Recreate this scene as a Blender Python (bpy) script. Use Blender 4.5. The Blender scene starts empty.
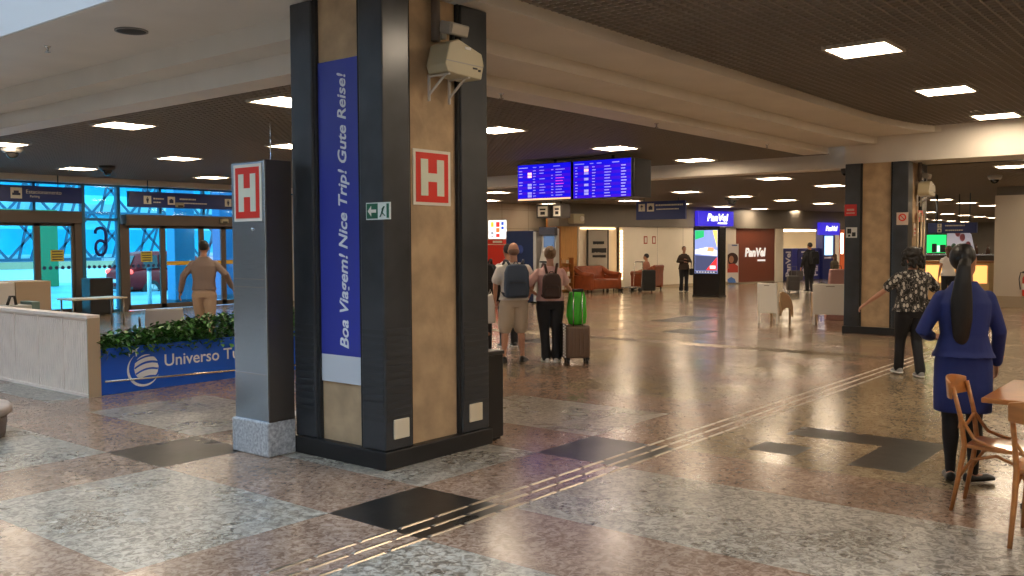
import bpy, bmesh, math, random
from mathutils import Vector, Matrix
random.seed(7)
sc = bpy.context.scene
col = sc.collection
V = Vector
pi = math.pi
# ---------------------------------------------------------------- camera, world, exposure
yaw, pitch, roll = math.radians(38.98), math.radians(2.725), math.radians(-0.273)
cyw, syw, cpt, spt = math.cos(yaw), math.sin(yaw), math.cos(pitch), math.sin(pitch)
Fw = V((cyw*cpt, syw*cpt, -spt)); Rt = V((syw, -cyw, 0)); Up = Rt.cross(Fw)
R2 = math.cos(roll)*Rt + math.sin(roll)*Up
U2 = -math.sin(roll)*Rt + math.cos(roll)*Up
cd = bpy.data.cameras.new('camera'); cam = bpy.data.objects.new('camera', cd); col.objects.link(cam)
cd.sensor_width = 36.0; cd.lens = 926.27/1024*36; cd.clip_end = 400
M4 = Matrix((R2, U2, -Fw)).transposed().to_4x4(); M4.translation = V((0, 0, 1.6)); cam.matrix_world = M4
sc.camera = cam
w = bpy.data.worlds.new('sky'); sc.world = w; w.use_nodes = True
bg = w.node_tree.nodes['Background']
bg.inputs[0].default_value = (0.62, 0.80, 1.0, 1); bg.inputs[1].default_value = 3.0
sc.view_settings.view_transform = 'Standard'; sc.view_settings.look = 'None'
sc.view_settings.gamma = 1; sc.view_settings.use_curve_mapping = False
sc.view_settings.exposure = 0.78
LAMP = 20.0            # strength of every ceiling light panel
# ---------------------------------------------------------------- materials
MATS = {}
def mat(name, c, rough=0.6, metal=0.0, emit=0.0, var=0.0, scale=8.0, bump=0.0, bscale=60.0, spec=0.5, ecol=None, coat=0.0, c2=None, stretch=None):
    if name in MATS: return MATS[name]
    m = bpy.data.materials.new(name); m.use_nodes = True; MATS[name] = m
    nt = m.node_tree; b = nt.nodes['Principled BSDF']
    b.inputs['Roughness'].default_value = rough; b.inputs['Metallic'].default_value = metal
    b.inputs['Specular IOR Level'].default_value = spec
    b.inputs['Coat Weight'].default_value = coat
    b.inputs['Base Color'].default_value = (*c, 1)
    if var or bump or c2:
        tc = nt.nodes.new('ShaderNodeTexCoord'); mp = nt.nodes.new('ShaderNodeMapping')
        nt.links.new(tc.outputs['Object'], mp.inputs[0])
        if stretch: mp.inputs['Scale'].default_value = stretch
        n = nt.nodes.new('ShaderNodeTexNoise'); n.inputs['Scale'].default_value = scale; n.inputs['Detail'].default_value = 4
        nt.links.new(mp.outputs[0], n.inputs['Vector'])
        r = nt.nodes.new('ShaderNodeValToRGB')
        r.color_ramp.elements[0].position = 0.32; r.color_ramp.elements[1].position = 0.68
        a = c2 or tuple(min(1, x*(1-var)) for x in c); z = c if c2 else tuple(min(1, x*(1+var)) for x in c)
        r.color_ramp.elements[0].color = (*a, 1); r.color_ramp.elements[1].color = (*z, 1)
        nt.links.new(n.outputs[0], r.inputs[0]); nt.links.new(r.outputs[0], b.inputs['Base Color'])
        if bump:
            n2 = nt.nodes.new('ShaderNodeTexNoise'); n2.inputs['Scale'].default_value = bscale
            nt.links.new(mp.outputs[0], n2.inputs['Vector'])
            bp = nt.nodes.new('ShaderNodeBump'); bp.inputs['Strength'].default_value = bump; bp.inputs['Distance'].default_value = 0.01
            nt.links.new(n2.outputs[0], bp.inputs['Height']); nt.links.new(bp.outputs[0], b.inputs['Normal'])
    if emit:
        b.inputs['Emission Color'].default_value = (*(ecol or c), 1); b.inputs['Emission Strength'].default_value = emit
    return m
def glassmat(name, tint, refl=0.06):
    if name in MATS: return MATS[name]
    m = bpy.data.materials.new(name); m.use_nodes = True; MATS[name] = m
    nt = m.node_tree; nt.nodes.clear()
    o = nt.nodes.new('ShaderNodeOutputMaterial'); t = nt.nodes.new('ShaderNodeBsdfTransparent'); g = nt.nodes.new('ShaderNodeBsdfGlossy')
    mx = nt.nodes.new('ShaderNodeMixShader'); t.inputs[0].default_value = (*tint, 1); g.inputs['Roughness'].default_value = 0.03
    lw = nt.nodes.new('ShaderNodeFresnel'); lw.inputs[0].default_value = 1.4
    nt.links.new(lw.outputs[0], mx.inputs[0]); nt.links.new(t.outputs[0], mx.inputs[1]); nt.links.new(g.outputs[0], mx.inputs[2])
    nt.links.new(mx.outputs[0], o.inputs[0])
    return m
def granite(name, ca, cb, cc, rough=0.2):
    """polished granite slab: speckle + blotches + fine 0.39 m joints"""
    m = bpy.data.materials.new(name); m.use_nodes = True; MATS[name] = m
    nt = m.node_tree; N = nt.nodes; L = nt.links; b = N['Principled BSDF']
    tc = N.new('ShaderNodeTexCoord')
    n = N.new('ShaderNodeTexNoise'); n.inputs['Scale'].default_value = 20; n.inputs['Detail'].default_value = 4; n.inputs['Roughness'].default_value = 0.7; n.inputs['Distortion'].default_value = 1.2
    L.new(tc.outputs['Object'], n.inputs['Vector'])
    r = N.new('ShaderNodeValToRGB'); e = r.color_ramp.elements
    e[0].position = 0.40; e[0].color = (*ca, 1); e[1].position = 0.60; e[1].color = (*cc, 1)
    k = e.new(0.5); k.color = (*cb, 1)
    L.new(n.outputs[0], r.inputs[0])
    n2 = N.new('ShaderNodeTexNoise'); n2.inputs['Scale'].default_value = 1.6; n2.inputs['Detail'].default_value = 3
    L.new(tc.outputs['Object'], n2.inputs['Vector'])
    r2 = N.new('ShaderNodeMapRange'); r2.inputs[1].default_value = 0.3; r2.inputs[2].default_value = 0.7; r2.inputs[3].default_value = 0.82; r2.inputs[4].default_value = 1.12
    L.new(n2.outputs[0], r2.inputs[0])
    mu = N.new('ShaderNodeMix'); mu.data_type = 'RGBA'; mu.blend_type = 'MULTIPLY'; mu.inputs[0].default_value = 1
    L.new(r.outputs[0], mu.inputs[6]); L.new(r2.outputs[0], mu.inputs[7])
    # joints
    sx = N.new('ShaderNodeSeparateXYZ'); L.new(tc.outputs['Object'], sx.inputs[0])
    outs = []
    for i, off in ((0, 3.55), (1, 3.5)):
        a = N.new('ShaderNodeMath'); a.operation = 'SUBTRACT'; a.inputs[1].default_value = off; L.new(sx.outputs[i], a.inputs[0])
        d = N.new('ShaderNodeMath'); d.operation = 'PINGPONG'; d.inputs[1].default_value = 0.1925*1.02; L.new(a.outputs[0], d.inputs[0])
        g = N.new('ShaderNodeMath'); g.operation = 'GREATER_THAN'; g.inputs[1].default_value = 0.0022; L.new(d.outputs[0], g.inputs[0]); outs.append(g)
    mn = N.new('ShaderNodeMath'); mn.operation = 'MINIMUM'; L.new(outs[0].outputs[0], mn.inputs[0]); L.new(outs[1].outputs[0], mn.inputs[1])
    mr = N.new('ShaderNodeMapRange'); mr.inputs[3].default_value = 0.72; mr.inputs[4].default_value = 1; L.new(mn.outputs[0], mr.inputs[0])
    m2 = N.new('ShaderNodeMix'); m2.data_type = 'RGBA'; m2.blend_type = 'MULTIPLY'; m2.inputs[0].default_value = 1
    L.new(mu.outputs[2], m2.inputs[6]); L.new(mr.outputs[0], m2.inputs[7]); L.new(m2.outputs[2], b.inputs['Base Color'])
    # worn polish: roughness changes in broad patches
    rr = N.new('ShaderNodeMapRange'); rr.inputs[3].default_value = rough*0.75; rr.inputs[4].default_value = rough*1.5
    L.new(n2.outputs[0], rr.inputs[0]); L.new(rr.outputs[0], b.inputs['Roughness'])
    b.inputs['Specular IOR Level'].default_value = 0.6
    n3 = N.new('ShaderNodeTexNoise'); n3.inputs['Scale'].default_value = 3.5; L.new(tc.outputs['Object'], n3.inputs['Vector'])
    bp = N.new('ShaderNodeBump'); bp.inputs['Strength'].default_value = 0.10; bp.inputs['Distance'].default_value = 0.02
    L.new(n3.outputs[0], bp.inputs['Height']); L.new(bp.outputs[0], b.inputs['Normal'])
    return m
# ---------------------------------------------------------------- mesh builder
class MB:
    def __init__(s): s.v = []; s.f = []; s.m = []; s.sm = []
    def add(s, vs, fs, m=0, smooth=False):
        o = len(s.v); s.v += [tuple(x) for x in vs]; s.f += [tuple(i+o for i in f) for f in fs]; s.m += [m]*len(fs); s.sm += [smooth]*len(fs)
        return s
    def box(s, x0, y0, z0, x1, y1, z1, m=0):
        if x0 > x1: x0, x1 = x1, x0
        if y0 > y1: y0, y1 = y1, y0
        if z0 > z1: z0, z1 = z1, z0
        vs = [(x, y, z) for z in (z0, z1) for y in (y0, y1) for x in (x0, x1)]
        return s.add(vs, [(0,2,3,1),(4,5,7,6),(0,1,5,4),(2,6,7,3),(0,4,6,2),(1,3,7,5)], m)
    def obox(s, M, sx, sy, sz, m=0):
        vs = [M @ V((x*sx/2, y*sy/2, z*sz/2)) for z in (-1,1) for y in (-1,1) for x in (-1,1)]
        return s.add(vs, [(0,2,3,1),(4,5,7,6),(0,1,5,4),(2,6,7,3),(0,4,6,2),(1,3,7,5)], m)
    def bar(s, a, b, w, t, m=0, up=(0,0,1)):
        a, b = V(a), V(b); d = (b-a); n = d.normalized(); u = V(up)
        if abs(n.dot(u)) > 0.98: u = V((1,0,0))
        x = n.cross(u).normalized(); y = x.cross(n)
        M = Matrix((x, y, n)).transposed().to_4x4(); M.translation = (a+b)/2
        return s.obox(M, w, t, d.length, m)
    def loft(s, rings, m=0, smooth=True, cap=True, closed=False):
        n = len(rings[0]); vs = [p for r in rings for p in r]; fs = []
        k = len(rings)
        for i in range(k if closed else k-1):
            for j in range(n):
                a = i*n+j; b = i*n+(j+1) % n; c = ((i+1) % k)*n+(j+1) % n; d = ((i+1) % k)*n+j
                fs.append((a, b, c, d))
        if cap and not closed: fs.append(tuple(range(n-1, -1, -1))); fs.append(tuple((k-1)*n+j for j in range(n)))
        return s.add(vs, fs, m, smooth)
    def tube(s, pts, r, m=0, seg=10, closed=False, smooth=True):
        pts = [V(p) for p in pts]; rings = []
        rs = r if isinstance(r, (list, tuple)) else [r]*len(pts)
        prev = None
        for i, p in enumerate(pts):
            a = pts[(i-1) % len(pts)] if (i or closed) else p
            b = pts[(i+1) % len(pts)] if (i < len(pts)-1 or closed) else p
            t = (b-a).normalized()
            if prev is None:
                u = V((0,0,1)) if abs(t.z) < 0.9 else V((1,0,0))
                x = t.cross(u).normalized()
            else:
                x = (prev - t*prev.dot(t)).normalized()
            prev = x; y = t.cross(x)
            rings.append([p + x*math.cos(2*pi*k/seg)*rs[i] + y*math.sin(2*pi*k/seg)*rs[i] for k in range(seg)])
        return s.loft(rings, m, smooth, True, closed)
    def cyl(s, a, b, r0, r1=None, m=0, seg=20, smooth=True):
        return s.tube([a, b], [r0, r0 if r1 is None else r1], m, seg, smooth=smooth)
    def lathe(s, prof, c=(0,0,0), m=0, seg=24, smooth=True):
        rings = [[(c[0]+r*math.cos(2*pi*k/seg), c[1]+r*math.sin(2*pi*k/seg), c[2]+z) for k in range(seg)] for r, z in prof]
        return s.loft(rings, m, smooth)
    def ell(s, c, r, m=0, seg=16, rings=10, rot=None):
        rg = []
        for i in range(1, rings):
            t = pi*i/rings
            ring = []
            for k in range(seg):
                q = V((r[0]*math.sin(t)*math.cos(2*pi*k/seg), r[1]*math.sin(t)*math.sin(2*pi*k/seg), -r[2]*math.cos(t)))
                if rot: q = rot @ q
                ring.append(V(c)+q)
            rg.append(ring)
        return s.loft(rg, m)
    def prism(s, poly, fn, d0, d1, m=0, smooth=False):
        """poly: 2D outline; fn(u, v, d) -> point"""
        n = len(poly); vs = [fn(u, v, d0) for u, v in poly]+[fn(u, v, d1) for u, v in poly]
        fs = [tuple(range(n-1, -1, -1)), tuple(range(n, 2*n))]+[(i, (i+1) % n, n+(i+1) % n, n+i) for i in range(n)]
        return s.add(vs, fs, m, smooth)
    def build(s, name, mats, parent=None, loc=None, rotz=0, bevel=0, kind=None, label=None, seg=2):
        me = bpy.data.meshes.new(name); me.from_pydata(s.v, [], s.f)
        if not isinstance(mats, (list, tuple)): mats = [mats]
        for x in mats: me.materials.append(x)
        me.polygons.foreach_set('material_index', s.m); me.polygons.foreach_set('use_smooth', s.sm)
        bm = bmesh.new(); bm.from_mesh(me); bmesh.ops.recalc_face_normals(bm, faces=bm.faces); bm.to_mesh(me); bm.free()
        me.update()
        o = bpy.data.objects.new(name, me); col.objects.link(o)
        if parent: o.parent = parent
        if loc: o.location = loc
        o.rotation_euler[2] = rotz
        if bevel:
            b = o.modifiers.new('bevel', 'BEVEL'); b.width = bevel; b.segments = seg; b.limit_method = 'ANGLE'; b.angle_limit = 0.7
        if kind: o['kind'] = kind
        if label: o['label'] = label
        return o
def tag(o, label, cat, group=None, kind=None):
    o['label'] = label; o['category'] = cat
    if group: o['group'] = group
    if kind: o['kind'] = kind
    return o
def thing(name, label, cat, loc=(0,0,0), rotz=0, group=None):
    o = bpy.data.objects.new(name, None); col.objects.link(o); o.empty_display_size = 0.1
    o.location = loc; o.rotation_euler[2] = rotz
    return tag(o, label, cat, group)
def struct(name, mb, m, **k): return mb.build(name, m, kind='structure', **k)
def dup(root, loc, rotz=None, label=None, group=None):
    r = root.copy(); col.objects.link(r); r.location = loc
    if rotz is not None: r.rotation_euler[2] = rotz
    if label: r['label'] = label
    if group: r['group'] = group
    for ch in list(root.children):
        c = ch.copy(); col.objects.link(c); c.parent = r
        for g in list(ch.children):
            d = g.copy(); col.objects.link(d); d.parent = c
    return r
dg = None
def realize(o, smooth=True):
    """bake an object's modifiers into its mesh"""
    d = bpy.context.evaluated_depsgraph_get(); d.update()
    me = bpy.data.meshes.new_from_object(o.evaluated_get(d))
    o.modifiers.clear(); o.data = me
    if smooth: me.polygons.foreach_set('use_smooth', [True]*len(me.polygons))
    return o
# frames for things lying on a vertical face: F(u, v, d) -> point; u right as seen, v up, d outward
def frame(face, c):
    """face 'X': surface x=c seen from -x (u = -y);  'Y': surface y=c seen from -y (u = x);  'Z': floor"""
    if face == 'X': return lambda u, v, d=0: V((c-d, -u, v))
    if face == 'Y': return lambda u, v, d=0: V((u, c-d, v))
    if face == 'O': return lambda u, v, d=0: V((-u, c+d, v))
def rect(mb, F, u0, v0, u1, v1, d0, d1, m=0):
    vs = [F(u, v, d) for d in (d0, d1) for v in (v0, v1) for u in (u0, u1)]
    return mb.add(vs, [(0,2,3,1),(4,5,7,6),(0,1,5,4),(2,6,7,3),(0,4,6,2),(1,3,7,5)], m)
def text(name, body, F, u, v, d, width=None, height=None, m=None, parent=None, bold=0.0, shear=0.0, rot=0, thick=0.002, label=None, mirror=False, kind=None):
    """lettering centred at (u, v) on frame F; width/height of the whole line; rot 90 reads upwards"""
    cu = bpy.data.curves.new(name, 'FONT'); cu.body = body; cu.size = 1; cu.shear = shear; cu.offset = bold; cu.extrude = 0.0; cu.resolution_u = 3
    t = bpy.data.objects.new(name, cu); col.objects.link(t)
    bpy.context.view_layer.update()
    me0 = bpy.data.meshes.new_from_object(t.evaluated_get(bpy.context.evaluated_depsgraph_get()))
    bpy.data.objects.remove(t); bpy.data.curves.remove(cu)
    if not me0.vertices: return None
    xs = [q.co.x for q in me0.vertices]; ys = [q.co.y for q in me0.vertices]
    cx, cy, W, Hh = (min(xs)+max(xs))/2, (min(ys)+max(ys))/2, max(xs)-min(xs), max(ys)-min(ys)
    sx = width/W if width else height/Hh; sy = height/Hh if height else sx
    ca, sa = math.cos(math.radians(rot)), math.sin(math.radians(rot))
    mb = MB()
    def tr(x, y, dd):
        a, b = (x-cx)*sx, (y-cy)*sy
        if mirror: a = -a
        return F(u + a*ca - b*sa, v + a*sa + b*ca, dd)
    n = len(me0.vertices)
    vs = [tr(q.co.x, q.co.y, d+thick) for q in me0.vertices]
    fs = [tuple(p.vertices) for p in me0.polygons]
    mb.add(vs, fs)
    # give the letters their thickness
    ed = {}
    for p in me0.polygons:
        k = list(p.vertices)
        for i in range(len(k)):
            a, b = k[i], k[(i+1) % len(k)]
            ed[(a, b)] = ed.get((a, b), 0)+1
    bd = [e for e in ed if (e[1], e[0]) not in ed]
    vb = [tr(q.co.x, q.co.y, d) for q in me0.vertices]
    o0 = len(mb.v); mb.v += [tuple(x) for x in vb]
    for a, b in bd: mb.f.append((a, a+o0, b+o0, b)); mb.m.append(0); mb.sm.append(False)
    bpy.data.meshes.remove(me0)
    return mb.build(name, m, parent=parent, label=label, kind=kind)
# ---------------------------------------------------------------- palette
cream = mat('cream_paint', (0.70, 0.64, 0.56), 0.55, var=0.05, scale=1.5)
cream_w = mat('cream_wall', (0.80, 0.73, 0.60), 0.5, var=0.04, scale=1.0)
offwhite = mat('off_white', (0.75, 0.72, 0.66), 0.5, var=0.03)
white = mat('white', (0.85, 0.85, 0.83), 0.45)
black = mat('black', (0.012, 0.012, 0.013), 0.4)
blackm = mat('matt_black', (0.02, 0.02, 0.02), 0.8)
void = mat('plenum_black', (0.012, 0.010, 0.009), 0.95)
gridm = mat('ceiling_grid_brown', (0.27, 0.225, 0.18), 0.6)
frame_br = mat('bronze_frame', (0.115, 0.09, 0.072), 0.45, metal=0.3)
clad = mat('dark_cladding', (0.05, 0.055, 0.062), 0.28, metal=0.3, var=0.25, scale=3, spec=0.6)
conc = mat('column_concrete', (0.46, 0.32, 0.185), 0.75, var=0.18, scale=5.5, bump=0.3, bscale=25)
steel = mat('brushed_steel', (0.58, 0.70, 0.86), 0.25, metal=1.0, var=0.06, scale=6, stretch=(1, 1, 40))
chrome = mat('chrome', (0.75, 0.75, 0.75), 0.15, metal=1)
signblue = mat('sign_blue', (0.016, 0.038, 0.20), 0.4)
bannerblue = mat('banner_blue', (0.035, 0.05, 0.36), 0.35)
red = mat('sign_red', (0.75, 0.035, 0.02), 0.4)
signwhite = mat('sign_white', (0.80, 0.76, 0.66), 0.5)
lamp_m = mat('light_diffuser', (1, 0.93, 0.82), 0.5, emit=LAMP, ecol=(1.0, 0.80, 0.58))
lamp_s = mat('light_bezel', (0.55, 0.5, 0.43), 0.5)
# ================================================================ THE SETTING
# ---- floor: one slab field, a cell per change of stone
g_grey = granite('granite_grey', (0.11, 0.088, 0.066), (0.285, 0.245, 0.19), (0.45, 0.41, 0.345), 0.25)
g_pink = granite('granite_pink', (0.165, 0.10, 0.066), (0.275, 0.18, 0.125), (0.36, 0.26, 0.195), 0.20)
g_beige = granite('granite_beige', (0.18, 0.13, 0.075), (0.30, 0.23, 0.145), (0.40, 0.32, 0.215), 0.16)
g_black = granite('granite_black', (0.010, 0.009, 0.008), (0.016, 0.014, 0.012), (0.024, 0.021, 0.018), 0.27)
g_black.node_tree.nodes['Principled BSDF'].inputs['Specular IOR Level'].default_value = 0.3
xs = [-9]; x = 3.55-2.04*6
bandsX = []
while x < 24: bandsX.append((x, x+0.77)); x += 2.04
bandsY = []; y = 3.5-2.63*0
while y < 21.6: bandsY.append((y, y+0.79)); y += 2.63
def inb(b, t): return any(a <= t < c for a, c in b)
blacks = [(3.55, 4.32, 6.13, 6.92), (3.55, 4.32, 3.5, 4.29), (5.59, 6.36, 3.5, 4.29),
          (6.69, 7.04, 2.69, 3.07), (7.46, 7.80, 2.28, 3.07), (7.46, 7.80, 1.89, 2.28), (6.67, 7.46, 1.89, 2.28)]
blacks = blacks[:4] + [(7.42, 7.80, 1.88, 3.06), (6.65, 7.42, 1.88, 2.28), (14.6, 15.4, 7.6, 8.4), (16.6, 18.2, 9.0, 9.8), (11.8, 12.6, 8.7, 9.5)]
cx_ = sorted({-9, 3.5, 70} | {round(v, 4) for b in bandsX for v in b if v > -9} | {round(v, 4) for b in blacks for v in b[:2]})
cy_ = sorted({-7, 34} | {round(v, 4) for b in bandsY for v in b} | {round(v, 4) for b in blacks for v in b[2:]})
cx_ = [v for v in cx_ if v >= -9]; cy_ = [v for v in cy_ if v <= 21.75] + [21.75]
cy_ = sorted(set(cy_))
fl = MB()
nx, ny = len(cx_), len(cy_)
fl.v = [(a, b, 0) for b in cy_ for a in cx_]
for j in range(ny-1):
    for i in range(nx-1):
        a, b = (cx_[i]+cx_[i+1])/2, (cy_[j]+cy_[j+1])/2
        if any(q[0] < a < q[1] and q[2] < b < q[3] for q in blacks): k = 3
        elif b < 3.45: k = 1 if (inb(bandsX, a) and a < 6.4) else (0 if a < 6.4 else 2)
        elif inb(bandsX, a) and a < 24 or inb(bandsY, b): k = 1
        else: k = 0 if (a < 7.6) else 2
        if a > 24: k = 2
        fl.f.append((j*nx+i, j*nx+i+1, (j+1)*nx+i+1, (j+1)*nx+i)); fl.m.append(k); fl.sm.append(False)
struct('floor', fl, [g_grey, g_pink, g_beige, g_black])
# pavement and road outside
pave = mat('pavement_concrete', (0.13, 0.36, 0.50), 0.35, var=0.25, scale=0.6)
struct('floor_pavement', MB().box(-30, 21.75, -0.14, 90, 29, -0.02).box(-30, 28.8, -0.3, 90, 75, -0.02), pave)
# ---- tactile strips of little steel bars
def tactile(y0, x0, x1, along='X', label=''):
    mb = MB(); pitch = 0.30
    n = int((x1-x0)/pitch)
    for r in range(3):
        for i in range(n):
            a = x0+i*pitch+(0.15 if r == 1 else 0); yy = y0+(r-1)*0.115
            prof = []
            L_, W_, T_ = 0.27, 0.030, 0.006
            base = [(a, yy-W_/2), (a+L_, yy-W_/2), (a+L_, yy+W_/2), (a, yy+W_/2)]
            top = [(a+0.012, yy-W_/2+0.008), (a+L_-0.012, yy-W_/2+0.008), (a+L_-0.012, yy+W_/2-0.008), (a+0.012, yy+W_/2-0.008)]
            if along == 'Y': base = [(q, p) for p, q in base]; top = [(q, p) for p, q in top]
            mb.add([(p, q, 0.0) for p, q in base]+[(p, q, T_) for p, q in top],
                   [(0,1,5,4),(1,2,6,5),(2,3,7,6),(3,0,4,7),(4,5,6,7)])
    o = mb.build('tactile_strip', mat('tactile_steel', (0.36, 0.31, 0.25), 0.32, metal=0.9))
    return tag(o, label, 'tactile strip')
t1 = tactile(3.62, 1.2, 15.9, 'X', 'long tactile guide strip of three steel bar rows crossing the foreground floor')
t2 = tactile(13.15, 3.9, 13.0, 'Y', 'faint far tactile guide strip crossing the hall in front of the second column')
# ---- light panels recessed in the lattice
def light_proto():
    t = thing('ceiling_light', 'x', 'light')
    mb = MB(); a, b = 0.315, 0.285
    for q in ((-a,-a,a,-b),(-a,b,a,a),(-a,-b,-b,b),(b,-b,a,b)): mb.box(q[0], q[1], -0.02, q[2], q[3], 0.03)
    mb.build('frame', lamp_s, t, bevel=0.003)
    MB().box(-b, -b, -0.012, b, b, 0.0).build('diffuser', lamp_m, t)
    return t
LP = None
lights = []
def lights_at(z, spots, group=None):
    global LP
    for x, y, lab in spots:
        if LP is None: LP = light_proto(); LP.location = (x, y, z); o = LP; o['label'] = lab
        else:
            o = dup(LP, (x, y, z), 0, lab)
            if 'group' in o: del o['group']
        if group: o['group'] = group
        lights.append((x, y, z))
ZN, ZL, ZF = 3.52, 3.20, 2.93
lights_at(ZN, [(9.45, 3.13, 'largest glowing square light panel in the lattice ceiling at upper right'),
               (12.65, 3.16, 'middle one of the three square light panels at upper right'),
               (15.7, 3.2, 'square light panel at the right edge, just before the cream cross beam')])
lights_at(ZN, [(6.25, 3.1, 'added square light panel overhead, unseen just above the top edge of the view')] +
              [(xx, yy, 'added square light panel overhead outside the view to the right') for xx in (-4.0, 3.1, 6.25, 9.45, 12.65, 15.85) for yy in (-0.6, -4.3)], 'added overhead light panels out of view at the right')  # unseen panels added to brighten the floor
lights_at(ZL, [(6.38, 11.75, 'largest square light panel over the entrance side, above the planter enclosure'),
               (9.42, 15.45, 'square light panel above the right glass doors, nearer of the two there'),
               (9.3, 19.0, 'square light panel nearest above the left blue hanging sign by the glass doors'),
               (12.55, 19.2, 'square light panel just left of the steel hydrant cabinet top, nearest the facade'),
               (6.5, 8.47, 'square light panel cut off by the left edge of the big column'),
               (6.3, 15.3, 'square light panel at the far left edge behind the dome camera'),
               (9.46, 12.2, 'small square light panel peeking between the steel cabinet top and the big column'),
               (10.0, 8.35, 'square light panel just right of the big column under the cream beam'),
               (13.2, 8.45, 'square light panel right above the blue flight information screens'),
               (16.1, 8.5, 'square light panel just in front of the far cream cross beam, right of the screens')])
# hidden ones of the same grid
lights_at(ZL, [(xx, yy, 'square light panel of the entrance side hidden behind the column') for xx, yy in ((12.8, 12.0), (12.8, 15.4), (16.0, 12.0), (16.0, 15.6), (16.0, 19.2), (20.0, 19.2))], 'hidden light panels behind the column')
far = []
for i in range(16):
    xx = 18.3+i*3.2
    for yy in (7.85, 11.6, 15.3):
        far.append((xx, yy, 'small distant square light panel in the rows over the shops at the back'))
for i in range(7): far.append((18.3+i*3.2, 3.4, 'small distant square light panel in the rows over the shops at the back'))
for xx in (21.5, 24.7): far.append((xx, 18.3, 'small distant square light panel in the rows over the shops at the back'))
lights_at(ZF, far, 'distant light panels over the back of the hall')
# ---- open cell lattice ceilings: bars in both directions, void above
def lattice(name, x0, y0, x1, y1, z, cell=0.1, holes=()):
    mb = MB(); t = 0.017 if cell < 0.15 else 0.03; h = 0.022
    n = int((x1-x0)/cell)+1; k = int((y1-y0)/cell)+1
    def segs(fixed, lo, hi, ax):
        cuts = []
        for hx, hy in holes:
            c, o = (hx, hy) if ax == 0 else (hy, hx)
            if abs(fixed-c) < 0.32 and lo < o < hi: cuts.append((o-0.31, o+0.31))
        cuts.sort(); cur = lo; out = []
        for a, b in cuts:
            if a > cur: out.append((cur, a))
            cur = b
        out.append((cur, hi)); return out
    for i in range(n):
        x = x0+i*cell
        for a, b in segs(x, y0, y1, 0): mb.box(x-t/2, a, z, x+t/2, b, z+h)
    for j in range(k):
        y = y0+j*cell
        for a, b in segs(y, x0, x1, 1): mb.box(a, y-t/2, z+0.001, b, y+t/2, z+h-0.001)
    return struct(name, mb, gridm)
hl = lambda z: [(a, b) for a, b, c in lights if abs(c-z) < 0.01]
lattice('ceiling_lattice_near', 3.95, -6.9, 16.4, 4.62, ZN, 0.1, hl(ZN))
lattice('ceiling_lattice_near', -8.9, -6.9, 3.95, -3.1, ZN, 0.2, hl(ZN))
lattice('ceiling_lattice_left', 5.15, 6.2, 16.9, 21.3, ZL, 0.1, hl(ZL))
lattice('ceiling_lattice_far', 17.5, 1.0, 45, 16.75, ZF, 0.1, hl(ZF))
lattice('ceiling_lattice_far', 17.5, 16.8, 28, 21.5, ZF, 0.1, hl(ZF))
lattice('ceiling_lattice_far', 45, 5.0, 69.9, 21.5, ZF, 0.2, hl(ZF))
struct('ceiling', MB().box(3.95, -7, ZN+0.35, 16.6, 4.9, ZN+0.4).box(-9, -7, ZN+0.35, 3.95, -3.0, ZN+0.4)
       .box(5.0, 5.9, ZL+0.42, 17, 21.6, ZL+0.46).box(17.4, -7, ZF+0.32, 70, 22, ZF+0.36), void)
# ---- stepped concrete beams (heights read off where they pass the column)
zt = 3.95
def beam_profile_A(X, last):
    e = last*0.45
    return [(4.62-e, zt), (4.62-e, 3.42), (5.38-e*0.4, 3.42), (5.38-e*0.4, 3.29), (6.05, 3.29), (6.05, 3.18), (6.5, 3.18), (6.5, zt)]
A = MB(); rings = []
stations = [(5.3, 0), (5.6, 0), (8, 0), (11, 0), (13.5, 0)]+[(13.5+2.95*math.sin(k/8*pi/2), (1-math.cos(k/8*pi/2))) for k in range(1, 9)]
for X, l in stations: rings.append([(X, y, z) for y, z in beam_profile_A(X, l)])
A.loft(rings, smooth=False)
struct('trim_beam_right', A, cream)
B = MB(); prof = [(3.57, zt), (3.57, 3.42), (4.70, 3.42), (4.70, 3.24), (5.02, 3.24), (5.02, 3.06), (5.36, 3.06), (5.36, zt)]
B.loft([[(x, Y, z) for x, z in prof] for Y in (5.25, 8, 12, 17, 21.6)], smooth=False)
B.box(3.57, -3.1, 3.42, 3.97, 5.25, zt)
B.box(3.6, 4.2, 3.421, 5.2, 5.9, zt)
struct('trim_beam_left', B, cream)
struct('trim_beam_cross', MB().box(16.45, -7, 2.97, 17.5, 5.75, 3.9), cream)
struct('trim_beam_cross', MB().box(16.95, 5.75, 2.95, 17.8, 21.6, 3.9), cream)
# skylight over the left foreground: white upstand walls open to the sky
sk = MB(); X0, X1, Y0, Y1 = -6, 3.57, -3, 17
sk.box(X1-0.02, Y0, 3.425, X1+0.06, Y1, 5.6).box(X0-0.1, Y0, 3.42, X0, Y1, 5.6).box(X0, Y0-0.1, 3.42, X1, Y0, 5.6).box(X0, Y1, 3.42, X1, Y1+0.1, 5.6)
sk.box(-9, -3.1, 3.42, X0-0.1, 21.6, 3.5).box(X0-0.1, Y1+0.1, 3.42, 3.57, 21.6, 3.5)
pass
struct('window_skylight_dimmer', MB().box(X0, Y0, 5.6, X1, Y1, 5.62), glassmat('skylight_dimmer_glass', (0.92, 0.92, 0.92)))  # unseen pane added to dim the daylight from the opening
struct('ceiling_skylight', sk, mat('skylight_white', (0.80, 0.82, 0.84), 0.6))
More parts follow.
